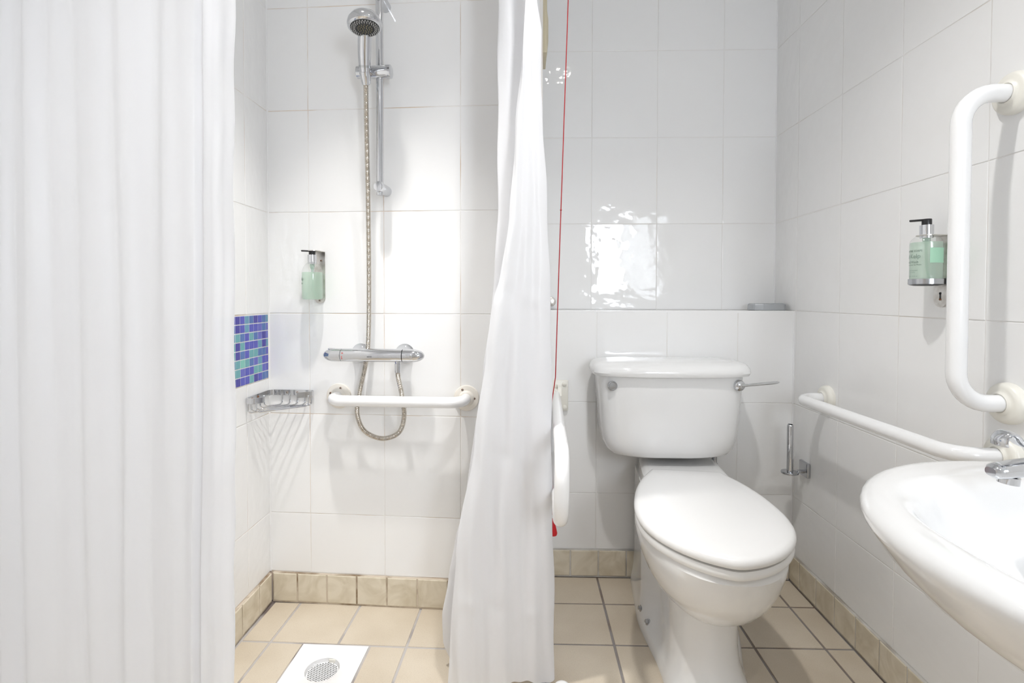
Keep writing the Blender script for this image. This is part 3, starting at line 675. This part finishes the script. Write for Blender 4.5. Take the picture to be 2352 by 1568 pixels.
# ------------------------------------------------------------------ corner wire basket in the shower
cb = thing('corner_basket', (XL, 1.70, .66), 'chrome wire corner basket below the mosaic panel', 'shower basket')
cor = Vector((XL, 1.702, 0)); du, dv = SU, Vector((0, -1, 0)); O5 = .005
def cbp(a, b_, z): return Vector((cor.x, cor.y, z)) + du * a + dv * b_
AR = .158; zt = .703
path = fillet([cbp(.050, .128, zt), cbp(.030, AR, zt), cbp(O5, AR, zt), cbp(O5, O5, zt), cbp(AR, O5, zt), cbp(AR, .030, zt), cbp(.118, .052, zt)], [.010, .012, .018, .012, .010], 6)
bm = nb(); rings = []
for i, p in enumerate(path):
    tg = (path[min(i + 1, len(path) - 1)] - path[max(i - 1, 0)]).normalized(); sd = tg.cross(UP).normalized()
    rings.append([p + sd * .0014 + UP * .0088, p + sd * .0014 - UP * .0088, p - sd * .0014 - UP * .0088, p - sd * .0014 + UP * .0088])
loft(bm, rings); obj('band', bm, MT['chrome'], cb)
zb = .664
for d in (.048, .074, .100, .126, .148):
    s1 = O5 + .002
    bm = nb(); a_end = cbp(d, s1 + .001, zb); b_end = cbp(s1 + .001, d, zb)
    add_tube(bm, fillet([cbp(s1, d, zt - .004), cbp(s1 + .0005, d, zb + .0), cbp(d, s1 + .0005, zb + .0), cbp(d, s1, zt - .004)], .011, 6), .0021, 8); obj('wire', bm, MT['chrome'], cb)
bm = nb(); add_tube(bm, fillet([cbp(.036, .150, zt - .004), cbp(.036, .150, zb + .003), cbp(.150, .036, zb + .003), cbp(.150, .036, zt - .004)], .011, 6), .0021, 8); obj('wire', bm, MT['chrome'], cb)
for a, b_ in ((.065, 0), (.10, 0), (0, .085), (0, .12)):
    p = cbp(a if a else O5 + .0016, b_ if b_ else O5 + .0016, zt); screw(cb, p, SN if a else Vector((1, 0, 0)), .0036)

# ------------------------------------------------------------------ toilet
ANG = .11; ax = Vector((-math.sin(ANG), -math.cos(ANG), 0)); ux = Vector((math.cos(ANG), -math.sin(ANG), 0)); PO = Vector((.507, 1.636, 0))
def TP(u, v, z): p = PO + ux * u + ax * v; return Vector((p.x, p.y, z))
toi = thing('toilet', (.49, 1.5, 0), 'white close-coupled toilet with its lid closed', 'toilet')
HW = [(-.012, .104), (0, .116), (.05, .138), (.1, .156), (.2, .180), (.3, .189), (.35, .187), (.40, .177), (.45, .154), (.49, .126), (.525, .090), (.548, .054), (.560, .025), (.565, 0)]
def hw_at(v, tab):
    if v <= tab[0][0]: return tab[0][1]
    for (a, x), (b_, y) in zip(tab[:-1], tab[1:]):
        if v <= b_: return x + (y - x) * (v - a) / (b_ - a)
    return 0
def outline(tab, n=22):
    pts = []; v0, v1 = tab[0][0], tab[-1][0]
    vs2 = [v0 + (v1 - v0) * (math.sin(math.pi / 2 * k / n)) for k in range(n + 1)]
    R_ = [(hw_at(v, tab), v) for v in vs2]
    # smooth the half outline
    for _ in range(2): R_ = [R_[0]] + [((R_[i - 1][0] + 2 * R_[i][0] + R_[i + 1][0]) / 4, R_[i][1]) for i in range(1, len(R_) - 1)] + [R_[-1]]
    return [(u, v) for u, v in R_] + [(-u, v) for u, v in reversed(R_[:-1])]
OL = outline(HW)
def inset(ol, d, vd=None):
    n = len(ol); out = []
    for i in range(n):
        a, b_ = ol[i - 1], ol[(i + 1) % n]; tx, ty = b_[0] - a[0], b_[1] - a[1]; L_ = math.hypot(tx, ty) or 1
        out.append((ol[i][0] - ty / L_ * d, ol[i][1] + tx / L_ * d))
    return out
# orientation check: inset must shrink
if sum(abs(p[0]) for p in inset(OL, .01)) > sum(abs(p[0]) for p in OL):
    _i = inset
    def inset(ol, d): return _i(ol, -d)
def slab_rings(ol, spec): return [[TP(u, v, z) for u, v in inset(ol, d)] for d, z in spec]
ZL = .475
bm = nb(); loft(bm, slab_rings(OL, [(.020, ZL - .023), (.006, ZL - .023), (.002, ZL - .021), (0, ZL - .016), (.0005, ZL - .010), (.004, ZL - .004), (.010, ZL - .001), (.020, ZL + .0005)]) + [[TP(u * k, .29 + (v - .29) * k, ZL + dz) for u, v in inset(OL, .020)] for k, dz in ((.8, .0022), (.5, .0035), (.2, .004))])
obj('lid', bm, MT['seat'], toi)
OL2 = inset(OL, .003)
bm = nb(); loft(bm, slab_rings(OL2, [(.010, ZL - .048), (.003, ZL - .047), (0, ZL - .042), (0, ZL - .034), (.003, ZL - .028), (.012, ZL - .0265)]))
obj('seat', bm, MT['seat'], toi)
bm = nb()
for s_ in (-.075, .075): add_tube(bm, [TP(s_ - .03, -.012, ZL - .02), TP(s_ + .03, -.012, ZL - .02)], .013, 16)
obj('hinge', bm, MT['seat'], toi)
ZR = ZL - .049
# bowl: egg-shaped sections drawing in towards the pedestal
def egg(hwid, v0, v1, z, n=44, pw=2.25, bias=.10):
    out = []
    for k in range(n):
        a = 2 * math.pi * k / n; c, s = math.cos(a), math.sin(a)
        x = hwid * math.copysign(abs(s) ** (2 / pw), s); y = math.copysign(abs(c) ** (2 / pw), c)
        vm = (v0 + v1) / 2; v = vm + y * (v1 - v0) / 2
        out.append(TP(x * (1 - bias * y), v, z))
    return out
bm = nb()
secs = [(ZR, .172, .02, .545), (ZR - .012, .178, .015, .553), (ZR - .035, .177, .015, .548), (ZR - .075, .168, .02, .532), (ZR - .110, .155, .03, .508), (ZR - .145, .135, .045, .474), (ZR - .172, .112, .06, .436), (ZR - .190, .090, .08, .40), (ZR - .202, .060, .10, .36)]
loft(bm, [egg(h_, a, b_, z) for z, h_, a, b_ in secs]); obj('bowl', bm, MT['ceramic'], toi)
# pedestal and rear block
def rrect(hwid, hwf, v0, v1, z, n=44, pw=3.6):
    out = []
    for k in range(n):
        a = 2 * math.pi * k / n; c, s = math.cos(a), math.sin(a)
        x = math.copysign(abs(s) ** (2 / pw), s); y = math.copysign(abs(c) ** (2 / pw), c); v = (v0 + v1) / 2 + y * (v1 - v0) / 2
        f = (y + 1) / 2; f = f * f * (3 - 2 * f); hwid_ = hwid + (hwf - hwid) * f
        out.append(TP(x * hwid_, v, z))
    return out
def ped(wr_, wf, v1, z, k):
    """half profile: broad rear block, waist, rounded front; k: 0 smooth foot, 1 sharp step"""
    half = []; v0 = -.20; n = 40
    for i in range(n + 1):
        s_ = math.sin(math.pi / 2 * i / n); v = v0 + (v1 - v0) * s_
        a, b_ = (.0 + .025 * k), (.30 - .205 * k); q = min(1, max(0, (v - a) / (b_ - a))); q = q * q * (3 - 2 * q)
        w_ = wr_ + (wf - wr_) * q; vf = v1 - .12
        if v > vf: w_ *= math.sqrt(max(0, 1 - ((v - vf) / .12) ** 2.4))
        half.append((w_, v))
    return [TP(u, v, z) for u, v in half] + [TP(-u, v, z) for u, v in reversed(half[:-1])]
bm = nb()
loft(bm, [ped(.150, .108, .390, 0, 0), ped(.150, .106, .388, .016, 0), ped(.147, .100, .378, .032, .15), ped(.143, .094, .366, .05, .55), ped(.140, .089, .354, .08, .9), ped(.138, .087, .346, .12, 1), ped(.138, .087, .344, .18, 1), ped(.138, .090, .344, .24, 1), ped(.138, .096, .335, .30, 1), ped(.138, .100, .30, .36, 1), ped(.137, .10, .27, ZR - .004, 1)])
ped_o = obj('pedestal', bm, MT['ceramic'], toi)
bm = nb(); loft(bm, [rrect(.134, .138, -.215, .06, ZR - .03, pw=6), rrect(.128, .134, -.215, .06, ZL - .018, pw=6), rrect(.118, .126, -.21, .05, ZL - .009, pw=6), rrect(.105, .115, -.20, .04, ZL - .007, pw=6)]); obj('rear_deck', bm, MT['ceramic'], toi)
# recess and fixing bolts on the left flank
from mathutils.bvhtree import BVHTree
me = ped_o.data; tl_ = Vector(toi.location)
bv = BVHTree.FromPolygons([v.co + tl_ for v in me.vertices], [list(q.vertices) for q in me.polygons])
for v, z in ((.040, .048), (.098, .042)):
    hit, nrm, _, _ = bv.ray_cast(TP(-.4, v, z), ux)
    if hit:
        if nrm.dot(ux) > 0: nrm = -nrm
        bm = nb(); add_lathe(bm, [(-.003, .010), (.001, .010), (.002, .0065), (.008, .0058), (.0095, .0003)], hit, nrm, 16, False, True); obj('bolt', bm, MT['chrome_soft'], toi)
# cistern
CX = .482
def cis(hwid, y0, y1, z, pw=5, bow=.018, n=48):
    out = []
    for k in range(n):
        a = 2 * math.pi * k / n + math.pi / n; c, s = math.cos(a), math.sin(a)
        x = math.copysign(abs(c) ** (2 / pw), c); y = math.copysign(abs(s) ** (2 / pw), s)
        yy = (y0 + y1) / 2 + y * (y1 - y0) / 2
        f = (1 - y) / 2                                   # 1 at the front
        out.append(Vector((CX + x * hwid, yy - bow * f * (1 - x * x) + bow * f * .0, z)))
    return out
YF, YK = 1.690, YB - .004
bm = nb()
loft(bm, [cis(.150, YF + .030, YK, .494), cis(.176, YF + .016, YK, .496), cis(.195, YF + .008, YK, .503), cis(.210, YF + .003, YK, .518), cis(.220, YF, YK, .542), cis(.226, YF - .002, YK, .58), cis(.232, YF - .004, YK, .66), cis(.238, YF - .006, YK, .74), cis(.240, YF - .006, YK, .775)])
obj('cistern', bm, MT['ceramic'], toi)
bm = nb()
loft(bm, [cis(.245, YF - .010, YK, .762, bow=.022), cis(.256, YF - .020, YK, .765, bow=.022), cis(.260, YF - .024, YK, .774, bow=.022), cis(.258, YF - .022, YK, .786, bow=.022), cis(.252, YF - .014, YK, .797, bow=.022), cis(.242, YF - .002, YK - .002, .804, bow=.022), cis(.222, YF + .016, YK - .01, .808, bow=.02), cis(.16, YF + .05, YK - .04, .811, bow=.015)])
obj('cistern_lid', bm, MT['ceramic'], toi)
bm = nb(); bc = Vector((.283, YF - .0095, .733)); add_lathe(bm, [(-.006, .0155), (.002, .0155), (.004, .0135), (.004, .012), (.003, .011), (.0035, .0004)], bc, (0, -1, 0), 26, False, True); obj('cover_cap', bm, MT['chrome_soft'], toi)
bm = nb(); lc = Vector((.690, YF - .0075, .736)); add_lathe(bm, [(-.006, .018), (.002, .018), (.006, .0155), (.010, .009), (.011, .0004)], lc, (0, -1, 0), 26, False, True); lv = obj('flush_lever', bm, MT['chrome'], toi)
bm = nb()
R_ = []
for s, hz, hy in ((0, .0055, .004), (.02, .0042, .0035), (.06, .0046, .003), (.10, .0050, .0028), (.112, .0042, .0024), (.118, .002, .0015)):
    c = lc + Vector((.004 + s, -.009, .001 + s * .10)); R_.append([c + Vector((0, math.cos(2 * math.pi * k / 12) * hy, math.sin(2 * math.pi * k / 12) * hz)) for k in range(12)])
loft(bm, R_); obj('lever_arm', bm, MT['chrome'], lv)
bm = nb(); add_lathe(bm, [(0, .016), (.006, .016), (.0062, .009), (.05, .009), (.0502, .012), (.058, .012)], (.655, 1.80, .497), (0, 0, -1), 16); obj('inlet_connector', bm, MT['chrome_soft'], toi)
bm = nb(); add_tube(bm, catmull([(.655, 1.80, .44), (.655, 1.81, .38), (.62, 1.84, .30), (.60, 1.86, .2)], 6), .006, 12); obj('inlet_pipe', bm, MT['chrome_soft'], toi)

# ------------------------------------------------------------------ wash basin
wbs = thing('wash_basin', (XR, .57, .60), 'white ceramic wash basin with a rounded front on the right wall', 'basin')
BC = Vector((.75, .575, 0)); WXB = XR - .002
def bas(ax_, ay, z, cx=.75, cy=.575, n=64, wallx=WXB, pw=2.0):
    """D-shaped section: rounded front, straight sides to the wall"""
    out = []
    for k in range(n):
        a = 2 * math.pi * k / n; c, s = math.cos(a), math.sin(a)
        y = cy + ay * math.copysign(abs(s) ** (2 / (pw if c < 0 else 7)), s)
        if c < 0: x = cx - ax_ * abs(c) ** (2 / pw)
        else: x = cx + (wallx - cx) * abs(c) ** (2 / 7)
        out.append(Vector((x, y, z)))
    return out
def inn(ax_, ay, z, cx=.69, cy=.570, n=64, pw=2.5):
    return [Vector((cx + ax_ * math.copysign(abs(math.cos(2 * math.pi * k / n)) ** (2 / pw), math.cos(2 * math.pi * k / n)), cy + ay * math.copysign(abs(math.sin(2 * math.pi * k / n)) ** (2 / pw), math.sin(2 * math.pi * k / n)), z)) for k in range(n)]
ZBn = .743
bm = nb()
outer = [(.10, .15, .575, .82), (.15, .20, .578, .80), (.185, .235, .588, .79), (.215, .265, .605, .78), (.245, .29, .628, .765), (.270, .308, .655, .755), (.292, .322, .685, .75), (.308, .330, .708, .75), (.3145, .3345, .718, .75), (.3165, .3355, .725, .75), (.3160, .3350, .731, .75), (.3130, .3325, .7365, .75), (.307, .327, .7408, .75), (.299, .320, .7430, .75)]
rings = [bas(a, b_, z, cx) for a, b_, z, cx in outer]
rings += [bas(.290, .312, ZBn + .0008, .75)]
rings += [inn(a, b_, ZBn + z, pw=2.5) for a, b_, z in ((.216, .252, .0012), (.208, .244, .0002), (.201, .237, -.0025), (.195, .230, -.007), (.189, .223, -.014), (.182, .215, -.027))]
rings += [inn(a, b_, ZBn + z, pw=2.6) for a, b_, z in ((.170, .203, -.050), (.154, .184, -.088), (.128, .157, -.118), (.085, .105, -.138))] + [inn(.035, .040, ZBn - .147, pw=2), inn(.021, .021, ZBn - .148, pw=2)]
loft(bm, rings, True, True); obj('bowl', bm, MT['ceramic'], wbs)
bm = nb(); add_lathe(bm, [(0, .022), (.002, .021), (.001, .016), (-.004, .014)], (.69, .570, ZBn - .148), (0, 0, 1), 24, False, True); obj('waste', bm, MT['chrome'], wbs)
bt = thing('bottle_trap', (.70, .60, .30), 'dark waste trap and pipe under the basin', 'pipe')
bm = nb(); add_tube(bm, [(.70, .60, .577), (.70, .60, .42)], .018, 18); obj('tail_pipe', bm, MT['rubber'], bt)
bm = nb(); add_lathe(bm, [(0, .025), (.004, .032), (.07, .032), (.075, .036), (.095, .036), (.10, .022)], (.70, .60, .33), (0, 0, 1), 24); obj('trap_body', bm, MT['rubber'], bt)
bm = nb(); add_tube(bm, fillet([(.70, .60, .41), (.90, .60, .41), (XR - .001, .60, .41)], .02), .017, 16); obj('outlet_pipe', bm, MT['white_plastic'], bt)
# pillar tap: only its spout and lever reach into the picture
tpy = .742
tap = thing('basin_tap', (.845, tpy, ZBn), 'chrome lever tap on the far side of the basin', 'tap')
bm = nb(); add_lathe(bm, [(0, .026), (.004, .027), (.010, .022), (.05, .0205), (.072, .021), (.080, .018), (.082, .001)], (.845, tpy, ZBn), (0, 0, 1), 28); obj('body', bm, MT['chrome'], tap)
bm = nb(); rs = []
for x, z, hz, hy in ((.845, ZBn + .052, .016, .017), (.80, ZBn + .050, .0145, .0165), (.74, ZBn + .043, .0125, .016), (.69, ZBn + .037, .0115, .0155), (.668, ZBn + .034, .011, .0145), (.659, ZBn + .033, .0095, .0125), (.655, ZBn + .0325, .006, .009)):
    rs.append([Vector((x, tpy + hy * math.copysign(abs(math.cos(2 * math.pi * k / 20)) ** .8, math.cos(2 * math.pi * k / 20)), z + hz * math.copysign(abs(math.sin(2 * math.pi * k / 20)) ** .8, math.sin(2 * math.pi * k / 20)))) for k in range(20)])
loft(bm, rs); sp_ = obj('spout', bm, MT['chrome'], tap)
bm = nb(); add_lathe(bm, [(0, .0125), (.010, .0125), (.0105, .011), (.006, .0095)], (.681, tpy, ZBn + .026), (-.12, 0, -1), 22, True, True); obj('aerator', bm, MT['chrome'], sp_)
bm = nb(); lp = catmull([(.845, tpy, ZBn + .088), (.80, tpy, ZBn + .090), (.74, tpy, ZBn + .076), (.712, tpy, ZBn + .070), (.694, tpy, ZBn + .074), (.684, tpy, ZBn + .084), (.674, tpy, ZBn + .087), (.667, tpy, ZBn + .079), (.667, tpy, ZBn + .070)], 5)
rs = []
for i, p in enumerate(lp):
    tg = (lp[min(i + 1, len(lp) - 1)] - lp[max(i - 1, 0)]).normalized(); nn_ = tg.cross(Vector((0, 1, 0))).normalized(); s = i / (len(lp) - 1); hw_ = .010 + .004 * s; ht = .0055 - .0015 * s
    rs.append([p + Vector((0, math.cos(2 * math.pi * k / 14) * hw_, 0)) + nn_ * math.sin(2 * math.pi * k / 14) * ht for k in range(14)])
loft(bm, rs); obj('lever', bm, MT['chrome'], tap)
bm = nb(); add_lathe(bm, [(0, .019), (.012, .018), (.016, .012), (.017, .001)], (.845, tpy, ZBn + .080), (0, 0, 1), 24); obj('lever_cap', bm, MT['chrome'], tap)

# ------------------------------------------------------------------ spare-roll holder on the right wall
rh = thing('toilet_roll_holder', (XR, 1.79, .43), 'empty chrome upright toilet roll holder on the wall', 'roll holder')
ry_ = 1.790
bm = nb(); add_box(bm, (XR - .006, ry_, .433), (.012, .056, .050), .0035); obj('wall_plate', bm, MT['chrome_soft'], rh)
bm = nb(); add_box(bm, (XR - .022, ry_, .424), (.022, .016, .009), .002); add_box(bm, (XR - .034, ry_, .423), (.024, .012, .004), .001); obj('arm', bm, MT['chrome_soft'], rh)
sx_ = XR - .056
bm = nb(); add_lathe(bm, [(0, .022), (.001, .0275), (.004, .0282), (.007, .027), (.008, .011)], (sx_, ry_, .417), (0, 0, 1), 30); obj('base_disc', bm, MT['chrome_soft'], rh)
bm = nb(); add_lathe(bm, [(0, .0105), (.158, .0105), (.161, .0095), (.162, .008), (.150, .0075)], (sx_, ry_, .424), (0, 0, 1), 24, True, True); obj('spindle', bm, MT['chrome'], rh)

# ------------------------------------------------------------------ small things on and above the ledge
bm = nb(); y0 = 1.915; pz = ZT + .0008
poly = [(.836, y0 + .012), (.840, y0 + .004), (.866, y0 - .006), (.940, y0 - .008), (.950, y0 - .002), (.952, y0 + .04), (.948, y0 + .075), (.846, y0 + .078), (.836, y0 + .06)]
cx_, cy_ = sum(p[0] for p in poly) / len(poly), sum(p[1] for p in poly) / len(poly)
rs = []
for z, k in ((0, .97), (.0015, 1), (.020, .985), (.0235, .955), (.0255, .86)): rs.append([Vector((cx_ + (x - cx_) * k, cy_ + (y - cy_) * k, pz + z + (.0018 * math.sin(max(0, (x - .866) / .08) * math.pi) if .866 < x < .946 and z > .01 else 0))) for x, y in poly])
loft(bm, rs)
tag(obj('soap_dish', bm, MT['dial'], None, False), 'small flat silver-grey box in the ledge corner', 'box')
kb = thing('coat_hook', (.098, YU, 1.0), 'round brushed steel coat hook above the ledge by the curtain', 'coat hook')
bm = nb(); add_lathe(bm, [(0, .010), (.003, .009), (.004, .005), (.024, .005)], (.099, YU, 1.002), (0, -1, 0), 18); obj('stem', bm, MT['steel'], kb)
bm = nb(); add_lathe(bm, [(.022, .006), (.024, .017), (.029, .0185), (.032, .017), (.034, .012), (.0345, .0005)], (.099, YU, 1.002), (0, -1, 0), 26); obj('head', bm, MT['steel'], kb)
wbx = thing('wall_box', (XP, 1.78, 1.83), 'yellowed plastic box on the wall end behind the curtain', 'wall box')
bm = nb(); add_box(bm, (XP + .010, 1.800, 1.920), (.016, .13, .182), .003); obj('housing', bm, MT['old_cream'], wbx)
bm = nb(); loft(bm, [[(XP + .018, 1.745, 1.842), (XP + .018, 1.855, 1.842), (XP + .018, 1.855, 1.975), (XP + .018, 1.745, 1.975)], [(XP + .023, 1.755, 1.875), (XP + .023, 1.845, 1.875), (XP + .023, 1.845, 1.945), (XP + .023, 1.755, 1.945)]]); obj('cover', bm, MT['old_cream'], wbx, False)

# red emergency pull cord
pc = thing('pull_cord', (.084, 1.42, .37), 'thin red emergency pull cord hanging beside the curtain', 'pull cord')
CTAB = [(.36, .076), (.42, .075), (.52, .069), (.60, .0655), (.67, .0665), (.72, .0715), (.80, .083), (1.0, .0885), (1.26, .0965), (1.822, .114), (2.41, .131)]
def cordp(z):
    for (a, p), (b_, q) in zip(CTAB[:-1], CTAB[1:]):
        if z <= b_: return Vector((p + (q - p) * (z - a) / (b_ - a), 1.42, z))
    return Vector((.131, 1.42, z))
bm = nb(); add_tube(bm, [cordp(z) for z in (2.40, 2.1, 1.822, 1.6, 1.4, 1.26, 1.1, .9, .8, .76, .72, .69, .67, .64, .60, .56, .52, .42)], .0014, 8); obj('cord', bm, MT['red_cord'], pc)
bm = nb(); add_lathe(bm, [(-.003, .001), (0, .003), (.003, .001)], cordp(1.257), UP, 10); obj('knot', bm, MT['red_cord'], pc)
def tri_handle(z, s, dx=0):
    c = cordp(z) + Vector((dx, 0, 0)); bm = nb()
    add_tube(bm, fillet([c + Vector((0, 0, 0)), c + Vector((-s * .5, 0, -s)), c + Vector((s * .5, 0, -s)), c + Vector((.0005, 0, 0))], .007, 5), .0035, 10); obj('handle', bm, MT['red'], pc)
tri_handle(.522, .055, -.018)
bm = nb(); c = cordp(.42); add_lathe(bm, [(0, .002), (.004, .004), (.020, .0075), (.040, .0115), (.046, .010), (.048, .001)], c + Vector((.002, 0, -.010)), (0.03, 0, -1), 18); obj('handle', bm, MT['red'], pc)
bm = nb(); add_lathe(bm, [(0, .04), (.003, .041), (.022, .036), (.026, .030), (.027, .001)], (cordp(2.4).x, 1.42, ZC), (0, 0, -1), 28); obj('ceiling_rose', bm, MT['white_plastic'], pc)

# round white base by the curtain hem
wb_ = thing('plastic_disc', (.096, 1.332, 0), 'small white round plastic disc on the floor beside the curtain hem', 'disc')
bm = nb(); add_lathe(bm, [(0, .0195), (.003, .0205), (.008, .0195), (.011, .016), (.0125, .010), (.013, .001)], (.098, 1.332, .0005), (0, 0, 1), 32); obj('cap', bm, MT['white_plastic'], wb_)
bm = nb(); add_lathe(bm, [(0, .0215), (.0015, .0215), (.002, .019)], (.098, 1.332, .0003), (0, 0, 1), 32); obj('rim', bm, MT['white_plastic'], wb_)

# ------------------------------------------------------------------ shower curtains and their rail
ZRL = 2.12
cr = thing('curtain_rail', (-.4, .8, ZRL), 'white L-shaped shower curtain rail near the ceiling', 'curtain rail')
bm = nb(); add_tube(bm, fillet([(XL + .001, .80, ZRL), (.0, .80, ZRL), (.0, 1.655, ZRL)], .12, 12), .011, 14); obj('rail', bm, MT['rail_white'], cr)
bm = nb(); add_tube(bm, [(-.02, .82, ZRL + .005), (-.02, .82, ZC - .001)], .006, 10); obj('ceiling_stay', bm, MT['rail_white'], cr)
for p, n_ in (((XL, .80, ZRL), (1, 0, 0)), ((0, 1.655, ZRL), (0, -1, 0))):
    bm = nb(); add_lathe(bm, [(0, .024), (.005, .023), (.008, .016), (.02, .0145)], p, n_, 22); obj('end_flange', bm, MT['rail_white'], cr)

def interp(tab, x):
    if x <= tab[0][0]: return tab[0][1]
    for (a, p), (b_, q) in zip(tab[:-1], tab[1:]):
        if x <= b_:
            s = (x - a) / (b_ - a); s = s * s * (3 - 2 * s) * .4 + s * .6
            return p + (q - p) * s
    return tab[-1][1]
def crease(z, zs, wd): return sum(math.exp(-((z - q) / wd) ** 2) for q in zs)
# left curtain: nearly closed folds between the wall and its free edge
cl = thing('shower_curtain', (-.65, .80, .04), 'white shower curtain gathered on the left of the shower', 'shower curtain', 'white shower curtains')
def left_fabric():
    bm = nb(); nu, nz = 300, 90; G = []
    z0, z1 = .045, ZRL - .03
    knots = [(0, 0), (.055, .55), (.10, -.5), (.18, .75), (.25, -.30), (.33, -.62), (.42, .60), (.50, -.15), (.58, .80), (.66, -.42), (.735, .50), (.80, .35), (.842, .45), (.864, -.55), (.888, .85), (.92, .60), (.96, .40), (1, -.10)]
    for j in range(nz + 1):
        z = z0 + (z1 - z0) * j / nz; row = []
        xe = interp([(.04, -.4665), (.4, -.4640), (.59, -.4615), (.80, -.4560), (.94, -.4545), (1.2, -.4530), (1.48, -.4495), (2.2, -.447)], z)
        for i in range(nu + 1):
            u = i / nu
            drift = .018 * (1.3 - z) * math.sin(u * 9 + 1.0) * (u < .88) * min(1, (.88 - u) * 6 if u < .88 else 0)
            uu = min(1, max(0, u + drift))
            X = XL + .006 + (xe - XL - .006) * u
            # piecewise smooth folds
            for (a, p), (b_, q) in zip(knots[:-1], knots[1:]):
                if uu <= b_: s = (uu - a) / (b_ - a); s = s * s * (3 - 2 * s); f = p + (q - p) * s; break
            amp = .0125 + .003 * (1.2 - z)
            Y = .80 - f * amp + .0016 * math.sin(u * 70 + z * 3) + .002 * math.sin(u * 23 - z * 5)
            Y += -.0022 * crease(z, (.936, .872), .005) * (.4 + .6 * math.sin(u * 13) ** 2) - .0016 * crease(z + .03 * math.sin(u * 5), (1.36, 1.16, .62), .007) * max(0, math.sin(u * 17))
            if u > .868: Y += .003 * math.sin((z * 31) + math.sin(z * 9)) * (u - .868) * 6
            row.append(bm.verts.new((X, Y, z)))
        G.append(row)
    for j in range(nz):
        for i in range(nu): bm.faces.new((G[j][i], G[j][i + 1], G[j + 1][i + 1], G[j + 1][i]))
    return bm
o = obj('fabric', left_fabric(), MT['curtain'], cl)
# right curtain: pushed back against the wall end, flaring towards the floor
cq = thing('shower_curtain', (.0, 1.40, .02), 'white shower curtain bunched beside the toilet, flaring to the floor', 'shower curtain', 'white shower curtains')
TXL = [(.02, -.205), (.07, -.225), (.15, -.229), (.25, -.212), (.36, -.190), (.45, -.168), (.66, -.138), (.80, -.118), (.945, -.099), (1.10, -.084), (1.25, -.077), (1.78, -.077), (2.1, -.075)]
TXR = [(.02, .077), (.30, .076), (.50, .070), (.66, .0685), (.80, .0695), (1.10, .062), (1.30, .053), (1.45, .045), (1.58, .037), (1.70, .041), (1.80, .024), (2.1, .01)]
TXE = [(.02, -.203), (.36, -.182), (.66, -.132), (.88, -.104), (1.00, -.086), (1.08, -.068), (1.22, -.044), (1.45, -.030), (1.60, -.016), (1.78, -.006), (2.1, -.004)]
def right_fabric():
    bm = nb(); nz = 150; G = []
    z0, z1 = .016, ZRL - .03
    for j in range(nz + 1):
        z = z0 + (z1 - z0) * j / nz; L_, R_, E_ = interp(TXL, z), interp(TXR, z), interp(TXE, z); W_ = R_ - L_
        lo = max(0, 1 - z / 1.2)
        ctrl = [Vector((E_ + .004, 1.318, z)), Vector((E_ + (R_ - E_) * .16, 1.306 - .006 * lo, z)), Vector((E_ + (R_ - E_) * .34, 1.316 + .004 * lo, z)), Vector((E_ + (R_ - E_) * .50, 1.318 - .006 * lo, z)), Vector((E_ + (R_ - E_) * .66, 1.328 + .004 * lo, z)), Vector((E_ + (R_ - E_) * .84, 1.330, z)), Vector((R_, 1.350, z)),
                Vector((R_ - W_ * .3, 1.378, z)), Vector((L_ + W_ * .25, 1.385, z)), Vector((L_ + .002, 1.402, z)), Vector((L_ + W_ * .3, 1.425, z)), Vector((R_ - W_ * .12, 1.445, z)), Vector((L_ + W_ * .35, 1.475, z)), Vector((L_ + W_ * .06 - .016 * max(0, 1 - abs(z - .12) / .25), 1.500, z)), Vector((R_ - W_ * .2, 1.54, z)), Vector((L_ + W_ * .4, 1.58, z)), Vector((R_ - W_ * .25, 1.62, z))]
        row = []
        for i, p in enumerate(catmull(ctrl, 12)):
            y = p.y + .0022 * math.sin(p.x * 160 + z * 4) * (.3 + lo) - .003 * crease(z + p.x * .25, (.20, .60, 1.02), .010) * math.sin(p.x * 40 + 1)
            x = p.x + .0015 * math.sin(z * 24 + i * .2)
            zz = z + (.012 * math.sin(p.x * 38 + 2) + .008 * math.sin(p.x * 90)) * max(0, 1 - z / .12) * .25
            row.append(bm.verts.new((x, y, zz)))
        G.append(row)
    for j in range(nz):
        for i in range(len(G[0]) - 1): bm.faces.new((G[j][i], G[j][i + 1], G[j + 1][i + 1], G[j + 1][i]))
    return bm
obj('fabric', right_fabric(), MT['curtain'], cq)
